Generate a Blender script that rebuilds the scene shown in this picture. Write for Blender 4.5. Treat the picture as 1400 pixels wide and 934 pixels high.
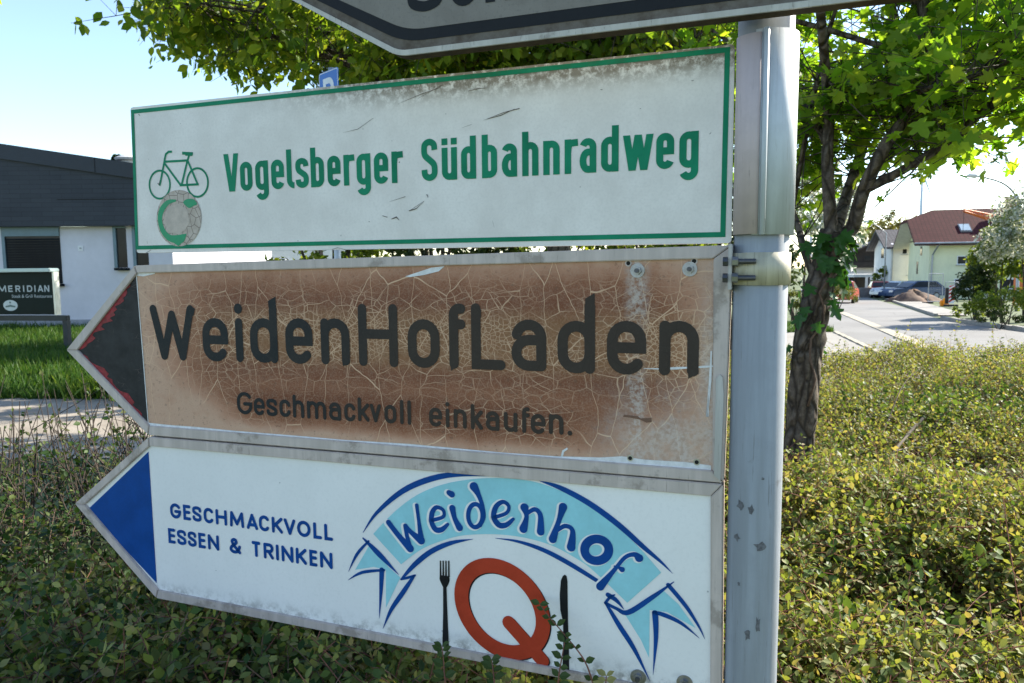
import bpy, math, random
import numpy as np
from mathutils import Vector, Matrix
from mathutils.geometry import tessellate_polygon

for o in list(bpy.data.objects): bpy.data.objects.remove(o)
scene = bpy.context.scene
col = scene.collection
R = math.radians
rng = np.random.default_rng(7)
random.seed(7)

# ------------------------------------------------------------------ camera
EYE = 1.6
FPX, PITCH, ROLL = 1000.0, 0.098, -0.008          # focal length in photo pixels (1400 wide), down tilt, roll
cam_d = bpy.data.cameras.new('camera')
cam = bpy.data.objects.new('camera', cam_d); col.objects.link(cam)
cam_d.sensor_width = 36.0; cam_d.lens = 36.0*FPX/1400.0
cam_d.clip_start = 0.05; cam_d.clip_end = 6000
cam.matrix_world = Matrix.Translation((0, 0, EYE)) @ Matrix.Rotation(math.pi/2-PITCH, 4, 'X') @ Matrix.Rotation(ROLL, 4, 'Z')
cam_d.dof.use_dof = True; cam_d.dof.focus_distance = 1.12; cam_d.dof.aperture_fstop = 18.0
scene.camera = cam
scene.render.resolution_x, scene.render.resolution_y = 1024, 683

# ------------------------------------------------------------------ sky, sun, exposure
SUN_AZ, SUN_EL = R(62), R(33)                      # azimuth from +Y towards +X
world = bpy.data.worlds.new('World'); scene.world = world; world.use_nodes = True
wn = world.node_tree.nodes; wl = world.node_tree.links
sky = wn.new('ShaderNodeTexSky'); sky.sky_type = 'NISHITA'; sky.sun_disc = False
sky.sun_elevation = SUN_EL; sky.sun_rotation = SUN_AZ
sky.air_density = 1.0; sky.dust_density = 0.35; sky.ozone_density = 1.2; sky.altitude = 150
wn['Background'].inputs['Strength'].default_value = 0.12
wl.new(sky.outputs[0], wn['Background'].inputs['Color'])
sd = bpy.data.lights.new('sun', 'SUN'); sd.energy = 5.0; sd.angle = R(0.55); sd.color = (1.0, 0.93, 0.80)
sun = bpy.data.objects.new('sun', sd); col.objects.link(sun)
sdir = Vector((math.sin(SUN_AZ)*math.cos(SUN_EL), math.cos(SUN_AZ)*math.cos(SUN_EL), math.sin(SUN_EL)))
sun.rotation_euler = (-sdir).to_track_quat('-Z', 'Y').to_euler(); sun.location = (20, 12, 30)
scene.view_settings.view_transform = 'Standard'; scene.view_settings.look = 'None'
scene.view_settings.exposure = 1.5; scene.view_settings.gamma = 1.0

# ------------------------------------------------------------------ pixel -> place
def ray(px, py):
    x, y = px-700.0, py-467.0
    c, s = math.cos(-ROLL), math.sin(-ROLL)
    x, y = x*c-y*s, x*s+y*c
    a, b = 1.0, -y/FPX
    c, s = math.cos(PITCH), math.sin(PITCH)
    return Vector((x/FPX, a*c+b*s, -a*s+b*c))
def at(px, py, Y):
    d = ray(px, py); return Vector((d.x/d.y*Y, Y, EYE+d.z/d.y*Y))
def sm(t): t = np.clip(t, 0, 1); return t*t*(3-2*t)
def gz(x, y):                                       # the street falls gently away to the right
    return -0.02*np.maximum(0, np.minimum(y, 75)-8)*sm((np.asarray(x, float)+2)/8)
def ground(px, py):
    d = ray(px, py); t = 5.0
    for _ in range(200):
        z = EYE+d.z*t; g = float(gz(d.x*t, d.y*t))
        t += (g-z)/d.z*0.7
    return Vector((d.x*t, d.y*t, float(gz(d.x*t, d.y*t))))
# plane of the finger signs
YAW = 1.222
SO = Vector((0.2846, 0.952, EYE))
SE = Vector((math.sin(YAW), -math.cos(YAW), 0)); SN = Vector((math.cos(YAW), math.sin(YAW), 0))
def S(px, py, off=0.0):                             # photo pixel -> (u, v) metres on the sign plane, off = depth behind it
    d = ray(px, py); t = (SN.dot(SO-Vector((0, 0, EYE)))+off)/SN.dot(d)
    p = Vector((0, 0, EYE))+d*t-SO
    return (SE.dot(p), p.z)
def SC(px, py):                                     # metres per photo pixel there
    d = ray(px, py); t = SN.dot(SO-Vector((0, 0, EYE)))/SN.dot(d); return t/FPX

# ------------------------------------------------------------------ objects
def link(o, parent=None):
    col.objects.link(o)
    if parent is not None: o.parent = parent
    return o
def tag(o, label=None, cat=None, group=None, kind=None):
    if label: o['label'] = label
    if cat: o['category'] = cat
    if group: o['group'] = group
    if kind: o['kind'] = kind
    return o
def empty(name, loc=(0, 0, 0), rz=0.0, label=None, cat=None, group=None):
    o = bpy.data.objects.new(name, None); o.empty_display_size = .1
    col.objects.link(o); o.location = loc; o.rotation_euler = (0, 0, rz)
    return tag(o, label, cat, group)
def mesh_np(name, V, F, m, parent=None, smooth=False, loc=None):
    """V (n,3), F (k,3|4) arrays of equal-size faces"""
    V = np.ascontiguousarray(V, dtype=np.float32); F = np.ascontiguousarray(F, dtype=np.int32)
    me = bpy.data.meshes.new(name); k = F.shape[1]
    me.vertices.add(len(V)); me.vertices.foreach_set('co', V.ravel())
    me.loops.add(F.size); me.loops.foreach_set('vertex_index', F.ravel())
    me.polygons.add(len(F)); me.polygons.foreach_set('loop_start', np.arange(0, F.size, k, dtype=np.int32))
    me.polygons.foreach_set('loop_total', np.full(len(F), k, dtype=np.int32))
    if smooth: me.polygons.foreach_set('use_smooth', np.ones(len(F), dtype=bool))
    me.update(calc_edges=True); me.validate()
    if m: me.materials.append(m)
    o = bpy.data.objects.new(name, me); link(o, parent)
    if loc is not None: o.location = loc
    return o
class MB:
    """collects shapes, builds ONE mesh object"""
    def __init__(s): s.v = []; s.f = []
    def add(s, vs, fs):
        b = len(s.v); s.v += [tuple(p) for p in vs]; s.f += [tuple(i+b for i in f) for f in fs]; return s
    def box(s, x0, x1, y0, y1, z0, z1):
        return s.add([(x0,y0,z0),(x1,y0,z0),(x1,y1,z0),(x0,y1,z0),(x0,y0,z1),(x1,y0,z1),(x1,y1,z1),(x0,y1,z1)],
              [(0,3,2,1),(4,5,6,7),(0,1,5,4),(1,2,6,5),(2,3,7,6),(3,0,4,7)])
    def prism(s, poly, y0, y1):
        """polygon in (x,z) extruded along y"""
        n = len(poly); t = tessellate_polygon([[Vector((p[0], p[1], 0)) for p in poly]])
        vs = [(p[0], y0, p[1]) for p in poly]+[(p[0], y1, p[1]) for p in poly]
        fs = [tuple(q) for q in t]+[tuple(i+n for i in reversed(q)) for q in t]+[(i, (i+1) % n, (i+1) % n+n, i+n) for i in range(n)]
        return s.add(vs, fs)
    def prism_z(s, poly, z0, z1):
        n = len(poly); t = tessellate_polygon([[Vector((p[0], p[1], 0)) for p in poly]])
        vs = [(p[0], p[1], z0) for p in poly]+[(p[0], p[1], z1) for p in poly]
        fs = [tuple(q) for q in t]+[tuple(i+n for i in reversed(q)) for q in t]+[(i, (i+1) % n, (i+1) % n+n, i+n) for i in range(n)]
        return s.add(vs, fs)
    def tube(s, pts, rad, n=8, cap=True):
        pts = [Vector(p) for p in pts]
        if not hasattr(rad, '__len__'): rad = [rad]*len(pts)
        b = len(s.v); up = None
        for i, p in enumerate(pts):
            t = (pts[min(i+1, len(pts)-1)]-pts[max(i-1, 0)]).normalized()
            if up is None: up = t.orthogonal().normalized()
            up = (up-t*up.dot(t)).normalized(); sd_ = t.cross(up)
            for k in range(n):
                a = 2*math.pi*k/n
                s.v.append(tuple(p+(up*math.cos(a)+sd_*math.sin(a))*rad[i]))
        for i in range(len(pts)-1):
            for k in range(n):
                s.f.append((b+i*n+k, b+i*n+(k+1) % n, b+(i+1)*n+(k+1) % n, b+(i+1)*n+k))
        if cap:
            s.f.append(tuple(b+k for k in reversed(range(n)))); s.f.append(tuple(b+(len(pts)-1)*n+k for k in range(n)))
        return s
    def quad(s, a, b, c, d): return s.add([a, b, c, d], [(0, 1, 2, 3)])
    def build(s, name, m, parent=None, smooth=False, bevel=0, loc=None):
        me = bpy.data.meshes.new(name); me.from_pydata(s.v, [], s.f)
        me.update()
        if m: me.materials.append(m)
        o = bpy.data.objects.new(name, me); link(o, parent)
        if loc is not None: o.location = loc
        import bmesh
        bm = bmesh.new(); bm.from_mesh(me); bmesh.ops.recalc_face_normals(bm, faces=bm.faces)
        if bevel:
            bmesh.ops.bevel(bm, geom=[e for e in bm.edges if len(e.link_faces) == 2 and e.calc_face_angle(0) > .5], offset=bevel, segments=2, affect='EDGES', clamp_overlap=True)
        bm.to_mesh(me); bm.free()
        if smooth:
            for p in me.polygons: p.use_smooth = True
        return o
def copy_tree(o, parent=None):
    c = o.copy(); col.objects.link(c); c.parent = parent
    for ch in list(o.children): copy_tree(ch, c)
    return c

# ------------------------------------------------------------------ materials
MATS = {}
class NT:
    def __init__(s, name):
        s.m = bpy.data.materials.new(name); s.m.use_nodes = True; s.t = s.m.node_tree; s.n = s.t.nodes; s.b = s.n['Principled BSDF']; s.out = s.n['Material Output']
        s.tc = s.n.new('ShaderNodeTexCoord')
    def l(s, a, b): s.t.links.new(a, b)
    def val(s, sock, v):
        if hasattr(v, 'links') or hasattr(v, 'is_linked'): s.l(v, sock)
        else: sock.default_value = v if not (isinstance(v, tuple) and len(v) == 3 and sock.type == 'RGBA') else (*v, 1)
    def noise(s, scale, detail=4, rough=.55, vec=None, dist=0.0, out='Fac'):
        n = s.n.new('ShaderNodeTexNoise'); n.inputs['Scale'].default_value = scale; n.inputs['Detail'].default_value = detail
        n.inputs['Roughness'].default_value = rough; n.inputs['Distortion'].default_value = dist
        s.l(vec if vec is not None else s.tc.outputs['Object'], n.inputs['Vector']); return n.outputs[out]
    def flat(s, vec=None):
        q = s.sep(vec); n = s.n.new('ShaderNodeCombineXYZ'); s.l(q[0], n.inputs[0]); s.l(q[2], n.inputs[1]); return n.outputs[0]
    def vor(s, scale, feature='DISTANCE_TO_EDGE', vec=None, rand=1.0, out='Distance', flat=False):
        n = s.n.new('ShaderNodeTexVoronoi'); n.feature = feature
        if flat: n.voronoi_dimensions = '2D'; vec = s.flat(vec)
        n.inputs['Scale'].default_value = scale
        if 'Randomness' in n.inputs: n.inputs['Randomness'].default_value = rand
        s.l(vec if vec is not None else s.tc.outputs['Object'], n.inputs['Vector']); return n.outputs[out]
    def mapping(s, scale=(1, 1, 1), loc=(0, 0, 0), rot=(0, 0, 0), vec=None):
        n = s.n.new('ShaderNodeMapping'); n.inputs['Scale'].default_value = scale; n.inputs['Location'].default_value = loc; n.inputs['Rotation'].default_value = rot
        s.l(vec if vec is not None else s.tc.outputs['Object'], n.inputs['Vector']); return n.outputs[0]
    def ramp(s, fac, stops):
        n = s.n.new('ShaderNodeValToRGB'); e = n.color_ramp.elements
        while len(e) < len(stops): e.new(.5)
        for q, (p, c) in zip(e, stops):
            q.position = p; q.color = (*c, 1) if isinstance(c, tuple) else (c, c, c, 1)
        s.l(fac, n.inputs[0]); return n.outputs[0]
    def mix(s, f, a, b, mode='MIX'):
        n = s.n.new('ShaderNodeMix'); n.data_type = 'RGBA'; n.blend_type = mode
        s.val(n.inputs[0], f); s.val(n.inputs[6], a); s.val(n.inputs[7], b); return n.outputs[2]
    def math(s, op, a, b=0.0, clamp=False):
        n = s.n.new('ShaderNodeMath'); n.operation = op; n.use_clamp = clamp; s.val(n.inputs[0], a); s.val(n.inputs[1], b); return n.outputs[0]
    def sep(s, vec=None):
        n = s.n.new('ShaderNodeSeparateXYZ'); s.l(vec if vec is not None else s.tc.outputs['Object'], n.inputs[0]); return n.outputs
    def maprange(s, v, a, b, c=0.0, d=1.0, smooth=True):
        n = s.n.new('ShaderNodeMapRange'); n.interpolation_type = 'SMOOTHSTEP' if smooth else 'LINEAR'
        s.val(n.inputs[0], v); n.inputs[1].default_value = a; n.inputs[2].default_value = b; n.inputs[3].default_value = c; n.inputs[4].default_value = d; return n.outputs[0]
    def bump(s, h, strength=.3, dist=.01):
        n = s.n.new('ShaderNodeBump'); n.inputs['Strength'].default_value = strength; n.inputs['Distance'].default_value = dist
        s.l(h, n.inputs['Height']); s.l(n.outputs[0], s.b.inputs['Normal']); return n
    def set(s, color=None, rough=None, metal=None, spec=None):
        if color is not None: s.val(s.b.inputs['Base Color'], color)
        if rough is not None: s.val(s.b.inputs['Roughness'], rough)
        if metal is not None: s.val(s.b.inputs['Metallic'], metal)
        if spec is not None: s.b.inputs['Specular IOR Level'].default_value = spec
        return s.m
def simple(name, c, rough=.6, metal=0.0, var=.12, scale=8.0, bump=0.0, bscale=60.0, spec=.3):
    """plain material with large and small colour variation"""
    t = NT(name)
    n1 = t.noise(scale, 5); n2 = t.noise(scale*9, 3)
    dark = tuple(x*(1-var*1.6) for x in c); lite = tuple(min(1, x*(1+var)) for x in c)
    k = t.mix(t.maprange(n1, .3, .7), dark, lite); k = t.mix(.25, k, t.mix(t.maprange(n2, .3, .7), dark, lite))
    t.set(k, None, metal, spec)
    t.val(t.b.inputs['Roughness'], t.maprange(n1, .25, .75, max(0.02, rough-.08), min(1, rough+.08)))
    if bump: t.bump(t.noise(bscale, 4), bump, .01)
    MATS[name] = t.m; return t.m
def leafmat(name, cols, trans=.45, rough=.45, tint=(1.25, 1.2, .55)):
    t = NT(name)
    g = t.n.new('ShaderNodeNewGeometry')
    k = len(cols); c = t.ramp(g.outputs['Random Per Island'], [((i+.0)/(k-1) if k > 1 else 0, cols[i]) for i in range(k)])
    n = t.noise(1.3, 3); c = t.mix(t.maprange(n, .3, .7, 0, .35), c, t.mix(1.0, c, (.55, .62, .5), 'MULTIPLY'))
    t.set(c, rough, 0, .18)
    tr = t.n.new('ShaderNodeBsdfTranslucent'); t.l(t.mix(1.0, c, tint, 'MULTIPLY'), tr.inputs['Color'])
    mx = t.n.new('ShaderNodeMixShader'); mx.inputs[0].default_value = trans
    t.l(t.b.outputs[0], mx.inputs[1]); t.l(tr.outputs[0], mx.inputs[2]); t.l(mx.outputs[0], t.out.inputs['Surface'])
    MATS[name] = t.m; return t.m
# ------------------------------------------------------------------ lettering: strokes with real width, laid on the sign face
def arc(cx, cy, rx, ry, a0, a1, n=10):
    return [(cx+rx*math.cos(R(a0+(a1-a0)*i/n)), cy+ry*math.sin(R(a0+(a1-a0)*i/n))) for i in range(n+1)]
def crom(pts, n=6, closed=False):
    """Catmull-Rom through points of any dimension"""
    P = [np.array(p, float) for p in pts]; m = len(P); out = []
    rngs = range(m if closed else m-1)
    for i in rngs:
        p0 = P[(i-1) % m] if closed or i > 0 else P[0]; p1 = P[i]; p2 = P[(i+1) % m]; p3 = P[(i+2) % m] if closed or i+2 < m else P[-1]
        for k in range(n):
            t = k/n
            out.append(tuple(.5*((2*p1)+(-p0+p2)*t+(2*p0-5*p1+4*p2-p3)*t*t+(-p0+3*p1-3*p2+p3)*t**3)))
    if not closed: out.append(tuple(P[-1]))
    return out
class Ink:
    """flat print: ribbons and fills in (u, v), tiny steps between overlapping pieces"""
    def __init__(s, y=-0.0006): s.mb = MB(); s.y = y; s.k = 0
    def _y(s): s.k = (s.k+1) % 7; return s.y-0.00002*s.k
    def line(s, pts, w=None, caps='bb', closed=False):
        """pts [(x,y)] or [(x,y,w)]"""
        pts = [p if len(p) == 3 else (p[0], p[1], w) for p in pts]
        q = [pts[0]]
        for p in pts[1:]:
            if math.hypot(p[0]-q[-1][0], p[1]-q[-1][1]) > 1e-6: q.append(p)
        if closed and math.hypot(q[0][0]-q[-1][0], q[0][1]-q[-1][1]) < 1e-6: q.pop()
        pts = q; n = len(pts); y = s._y()
        if n < 2: return
        L, Rr = [], []
        for i, p in enumerate(pts):
            a = pts[(i-1) % n] if closed or i > 0 else None; b = pts[(i+1) % n] if closed or i < n-1 else None
            def nrm(a_, b_):
                dx, dy = b_[0]-a_[0], b_[1]-a_[1]; l_ = math.hypot(dx, dy) or 1; return (-dy/l_, dx/l_)
            n1 = nrm(a, p) if a else None; n2 = nrm(p, b) if b else None
            if n1 is None: nn = n2; k = 1
            elif n2 is None: nn = n1; k = 1
            else:
                mx_, my_ = n1[0]+n2[0], n1[1]+n2[1]; l_ = math.hypot(mx_, my_)
                if l_ < .2: nn = n2; k = 1
                else:
                    nn = (mx_/l_, my_/l_); k = min(1/max(.3, nn[0]*n2[0]+nn[1]*n2[1]), 2.0)
            h = p[2]/2*k
            L.append((p[0]+nn[0]*h, y, p[1]+nn[1]*h)); Rr.append((p[0]-nn[0]*h, y, p[1]-nn[1]*h))
        vs = L+Rr; fs = [(i, i+1, n+i+1, n+i) for i in range(n-1)]
        if closed: fs.append((n-1, 0, n, 2*n-1))
        s.mb.add(vs, fs)
        if not closed:
            for end, c in ((0, caps[0]), (n-1, caps[1])):
                if c == 'r':
                    p = pts[end]; o = pts[1] if end == 0 else pts[n-2]
                    a = math.degrees(math.atan2(p[1]-o[1], p[0]-o[0]))
                    ar = arc(p[0], p[1], p[2]/2, p[2]/2, a-90, a+90, 8)
                    s.mb.add([(x, y, z) for x, z in ar], [tuple(range(len(ar)))])
    def fill(s, poly):
        y = s._y(); t = tessellate_polygon([[Vector((p[0], p[1], 0)) for p in poly]])
        s.mb.add([(p[0], y, p[1]) for p in poly], [tuple(q) for q in t])
    def disc(s, x, y, rx, ry=None, n=16): s.fill(arc(x, y, rx, ry or rx, 0, 360-360/n, n-1))
    def hs(s, xa, ya, xb, yb, w):
        """slanted stroke with level ends; xa, xb are centre lines"""
        dx, dy = xb-xa, yb-ya; h = w/2*math.hypot(dx, dy)/max(1e-6, abs(dy))
        s.fill([(xa-h, ya), (xa+h, ya), (xb+h, yb), (xb-h, yb)])
    def build(s, name, m, parent):
        return s.mb.build(name, m, parent)
SC_S = [(1, .77), (.92, .93), (.5, 1), (.08, .93), (0, .76), (.1, .62), (.5, .5), (.9, .38), (1, .23), (.92, .07), (.5, 0), (.08, .07), (0, .23)]
def glyph(k, c, x0, x1, b, xh, cap, w, rnd=False, desc=.3):
    hw = w/2; L = x0+hw; Q = x1-hw; cx = (L+Q)/2; r = max(1e-4, (Q-L)/2); e = hw if rnd else 0.0
    yb = b+hw; yx = b+xh-hw; yc = b+cap-hw; b0 = b+e; t0 = b+cap-e; x0t = b+xh-e; cp = 'rr' if rnd else 'bb'
    rr = min(r, (yx-yb)/2); rc = min(r, (yc-yb)/2); hx = yx-yb; hc = yc-yb
    def stad(y0, y1, q): k.line(arc(cx, y1-q, r, q, 0, 180)+arc(cx, y0+q, r, q, 180, 360), w, closed=True)
    def V(x, a, d): k.line([(x, a), (x, d)], w, cp)
    if c == 'o': stad(yb, yx, rr)
    elif c == 'O': stad(yb, yc, min(rc*1.25, hc/2))
    elif c in 'bd': V(L if c == 'b' else Q, b0, t0); stad(yb, yx, rr)
    elif c == 'g':
        stad(yb, yx, rr); d = b-desc*cap+hw
        k.line([(Q, x0t)]+[(Q, d+rr)]+arc(cx, d+rr, r, rr, 0, -160), w, cp)
    elif c == 'e':
        k.line([(L+hw*.3, (yb+yx)/2), (Q, (yb+yx)/2)], w)
        k.line([(Q, (yb+yx)/2-hw)]+arc(cx, yx-rr, r, rr, 0, 180)+arc(cx, yb+rr, r, rr, 180, 322 if rnd else 345), w, 'b'+cp[1])
    elif c == 'c': k.line(arc(cx, yx-rr, r, rr, 15, 180)+arc(cx, yb+rr, r, rr, 180, 345), w, cp)
    elif c == 'C': k.line(arc(cx, yc-rc, r, rc, 35, 180)+arc(cx, yb+rc, r, rc, 180, 325), w, cp)
    elif c == 'G': k.line(arc(cx, yc-rc, r, rc, 35, 180)+arc(cx, yb+rc, r, rc, 180, 360)+[(Q, b+cap*.47), (cx, b+cap*.47)], w, cp)
    elif c == 'l':
        if rnd or x1-x0 < w*1.4: V((x0+x1)/2, b0, t0)
        else: q = x1-x0-hw; k.line([(L, t0), (L, yb+q)]+arc(L+q, yb+q, q, q, 180, 270), w, cp)
    elif c == 'I': V((x0+x1)/2, b0, t0)
    elif c == 'i': V((x0+x1)/2, b0, x0t); k.disc((x0+x1)/2, b+cap*.93, hw*1.1, hw*1.15)
    elif c in 'sS':
        h, y0 = (hx, yb) if c == 's' else (hc, yb)
        k.line(crom([(L+2*r*p[0], y0+h*p[1]) for p in SC_S], 5), w, cp)
    elif c == 'r': V(L, b0, x0t); k.line(crom([(L, b+xh*.62), (L+r*.55, yx-.05*hx), (x1-(e), yx)], 6), w, cp)
    elif c in 'nh': V(L, b0, x0t if c == 'n' else t0); k.line(arc(cx, yx-rr, r, rr, 180, 0)+[(Q, b0)], w, cp)
    elif c == 'm':
        V(L, b0, x0t); q = r/2
        for s0 in (L, cx): k.line(arc(s0+q, yx-q*1.2, q, q*1.2, 180, 0)+[(s0+2*q, b0)], w, cp)
    elif c in 'uü':
        k.line([(L, x0t)]+arc(cx, yb+rr, r, rr, 180, 360)+[(Q, yb+rr)], w, cp); V(Q, b0, x0t)
        if c == 'ü':
            for sx in (L, Q):
                k.fill([(sx-hw, b+cap*.98-w), (sx+hw, b+cap*.98-w), (sx+hw, b+cap*.98), (sx-hw, b+cap*.98)])
    elif c == 'a':
        ym = b+xh*.6; q = (ym-yb)/2
        k.line(arc(cx, yx-rr, r, rr, 165, 0)+[(Q, b0)], w, cp)
        k.line([(Q, ym)]+arc(L+min(q, r), yb+q, min(q, r), q, 90, 270)+[(Q, yb)], w, cp)
    elif c in 'vV':
        T = xh if c == 'v' else cap
        if rnd:
            k.line([(L, b+T-e), (cx, b0)], w, cp); k.line([(Q, b+T-e), (cx, b0)], w, cp)
        else:
            k.hs(L, b+T, cx-w*.12, b, w); k.hs(Q, b+T, cx+w*.12, b, w)
    elif c in 'wW':
        T = xh if c == 'w' else cap; xs = [L, L+r*.5, cx, cx+r*.5, Q]
        tm = T*(.9 if c == 'W' else 1)
        for i, (a, d) in enumerate(((0, 1), (2, 1), (2, 3), (4, 3))):
            top = tm if a == 2 else T
            if rnd: k.line([(xs[a], b+top-e), (xs[d], b0)], w, cp)
            else: k.hs(xs[a], b+top, xs[d], b, w)
    elif c == 'H': V(L, b0, t0); V(Q, b0, t0); k.line([(L, b+cap*.52), (Q, b+cap*.52)], w)
    elif c == 'L': k.line([(L, t0), (L, yb), (x1-e, yb)], w, cp)
    elif c == 'E':
        k.line([(x1-e, yc), (L, yc), (L, yb), (x1-e, yb)], w, cp); k.line([(L, b+cap*.52), (x1-e-r*.15, b+cap*.52)], w, cp)
    elif c == 'T': V(cx, b0, t0-hw if rnd else t0); k.line([(x0+e, yc), (x1-e, yc)], w, cp)
    elif c == 'N':
        for p_, q_ in (((L, b0), (L, t0)), ((L, t0), (Q, b0)), ((Q, b0), (Q, t0))): k.line([p_, q_], w, cp)
    elif c == 'M':
        P_ = [(L, b0), (L+r*.12, t0), (cx, b0+cap*.12), (Q-r*.12, t0), (Q, b0)]
        for i in range(4): k.line([P_[i], P_[i+1]], w, cp)
    elif c == 'A':
        k.line([(L, b0), (cx, t0)], w, cp); k.line([(cx, t0), (Q, b0)], w, cp); k.line([(L+r*.32, b+cap*.3), (Q-r*.32, b+cap*.3)], w)
    elif c in 'kK':
        T = cap; m_ = xh if c == 'k' else cap
        V(L, b0, t0); k.line([(L, b+m_*.38), (Q, b+m_-e)], w, cp); k.line([(L+r*.55, b+m_*.55), (Q, b0)], w, cp)
    elif c == 'R': V(L, b0, t0); q = (yc-(b+cap*.48))/2; k.line([(L, yc)]+arc(Q-min(q, r), yc-q, min(q, r), q, 90, -90)+[(L, yc-2*q)], w, cp); k.line([(cx, yc-2*q), (Q, b0)], w, cp)
    elif c == 'D': V(L, b0, t0); k.line([(L, yc)]+arc(Q-r, yc-r, r, r, 90, 0)+arc(Q-r, yb+r, r, r, 0, -90)+[(L, yb)], w, cp)
    elif c == 'P': V(L, b0, t0); q = (yc-(b+cap*.42))/2; k.line([(L, yc)]+arc(Q-min(q, r*1.2), yc-q, min(q, r*1.2), q, 90, -90)+[(L, yc-2*q)], w, cp)
    elif c == 'f': q = min(r*1.6, hx*.3); k.line([(L, b0), (L, yc-q)]+arc(L+q, yc-q, q, q, 180, 75), w, cp); k.line([(L, b+xh-hw), (x1-e, b+xh-hw)], w, cp)
    elif c == '&':
        P = [(1.0, .45), (.78, .1), (.4, 0), (.05, .12), (.03, .33), (.3, .55), (.62, .75), (.6, .93), (.4, 1.0), (.2, .92), (.2, .73), (.5, .4), (1.0, 0.0)]
        k.line(crom([(L+2*r*p[0], yb+hc*p[1]) for p in P], 5), w, cp)
    elif c == '.': k.disc((x0+x1)/2, b+hw*1.1, hw*1.1)
def word(par, m, y0, letters, zx, zy, zs, base, xh, cap, w, rnd=False, off=0.0, desc=.3, xhpx=60, name='letter', extra=None):
    """letters [(char, left, right)] read off an enlargement of the photograph (origin zx, zy, factor zs); base two points of its baseline; every letter is a part"""
    (ax, ay), (bx, by) = base
    for i, (c, l_, r_) in enumerate(letters):
        k = Ink(y0)
        def uu(x):
            yy = ay+(by-ay)*(x-ax)/(bx-ax); return S(zx+x/zs, zy+(yy-xhpx*.5)/zs, off)[0]
        m_ = (l_+r_)/2; yb_ = ay+(by-ay)*(m_-ax)/(bx-ax)
        v = S(zx+m_/zs, zy+yb_/zs, off)[1]
        glyph(k, c, uu(l_), uu(r_), v, xh, cap, w, rnd, desc)
        for q in (extra or {}).get(i, []): k.fill(q)
        k.build(name, m, par)
# ------------------------------------------------------------------ the sign post and its finger signs
SROT = math.atan2(SE.y, SE.x)
def galv(name, base, rough, metal, streak=.3, grime=(.10, .085, .07), gamt=.5, gt=.62):
    t = NT(name)
    st = t.noise(6, 5, .6, t.mapping((9, 9, .6))); n = t.noise(40, 4); g = t.noise(9, 6, .7)
    c = t.mix(t.maprange(st, .35, .7), tuple(x*(1-streak) for x in base), base)
    c = t.mix(t.maprange(n, .45, .62, 0, .25), c, tuple(x*.75 for x in base))
    c = t.mix(t.maprange(g, gt, gt+.08, 0, gamt), c, grime)
    sc = t.noise(5, 4, .7, t.mapping((70, 70, 2.2))); c = t.mix(t.math('MULTIPLY', t.maprange(sc, .60, .66, 0, .55), t.maprange(g, .42, .55)), c, grime)
    t.set(c, None, metal); t.val(t.b.inputs['Roughness'], t.maprange(st, .3, .7, rough-.1, rough+.15))
    t.bump(t.noise(220, 3), .12, .001); return t.m
M_pole = galv('galvanised pole', (.30, .325, .36), .62, .06, .24, (.12, .115, .115), .6)
M_alu = galv('dull aluminium', (.52, .50, .48), .5, .2)
M_frame = galv('weathered aluminium frame', (.56, .475, .43), .62, .06, .22, (.16, .125, .10), .5, .55)
M_sleeve = galv('clamp sleeve aluminium', (.52, .56, .60), .55, .06, .25, (.2, .18, .17), .35)
M_flange = galv('clamp flange aluminium', (.52, .43, .425), .6, .05, .12)  # pinkish base colour stands in for a reflection on the metal
M_zinc = galv('yellow zinc steel', (.50, .46, .34), .5, .10)
M_bolt = simple('bolt steel', (.30, .30, .31), .38, .85, .2, 60)
M_boltd = simple('dark bolt thread', (.10, .10, .11), .45, .7, .2, 60)
M_black = simple('hole black', (.012, .012, .012), .8)

# post
p = S(1039, 392, .012)
PU, PD, PR = p[0], .012, .0340
def W3(u, d, v): return SO+SE*u+SN*d+Vector((0, 0, v))
pw = W3(PU, PD, 0)
post = empty('sign_post', (pw.x, pw.y, 0), SROT, 'grey galvanised round steel pole carrying the four finger signs', 'pole')
mb = MB(); mb.tube([(0, 0, -.3), (0, 0, .5), (0, 0, 1.2), (0, 0, 2.35)], PR, 40)
mb.build('shaft', M_pole, post, smooth=False)
for pl in post.children[0].data.polygons: pl.use_smooth = abs(pl.normal.z) < .5
mb = MB(); mb.tube([(0, 0, 2.35), (0, 0, 2.362), (0, 0, 2.372)], [PR+.002, PR+.002, .012], 32); mb.build('cap', M_black, post)
# bare scuffs on the lower pole
def scuffs():
    k = MB()
    for (px, py, w, h) in ((1012, 692, 9, 14), (1027, 697, 8, 13), (1007, 737, 8, 10), (1040, 748, 16, 13), (1022, 868, 8, 16), (1043, 655, 4, 4), (1036, 855, 6, 22), (1010, 800, 4, 6)):
        c = S(px, py, PD-PR)
        du = c[0]-PU; hv = h*.00046; hw = w*.00046; v = c[1]+EYE
        pts = []
        for i in range(9):
            a = 2*math.pi*i/9; q = 1+.35*math.sin(i*2.7+px)
            uu = max(-.033, min(.033, du+hw*q*math.cos(a))); pts.append((uu, -math.sqrt((PR+.0004)**2-uu*uu), v+hv*q*math.sin(a)))
        k.add(pts, [tuple(range(9))])
    return k
scuffs().build('scuff_marks', simple('bare grey primer', (.13, .13, .14), .7, 0, .3, 300), post)['kind'] = 'stuff'

def sign_empty(name, label): return empty(name, SO, SROT, label, 'sign')
def pz(zx, zy, zs, pts, off=0.0):
    out = []
    for q in pts:
        u, v = S(zx+q[0]/zs, zy+q[1]/zs, off)
        out.append((u, v) if len(q) == 2 else (u, v, q[2]/zs*SC(zx+q[0]/zs, zy+q[1]/zs)))
    return out
P = lambda pts, off=0.0: pz(0, 0, 1, pts, off)

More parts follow.
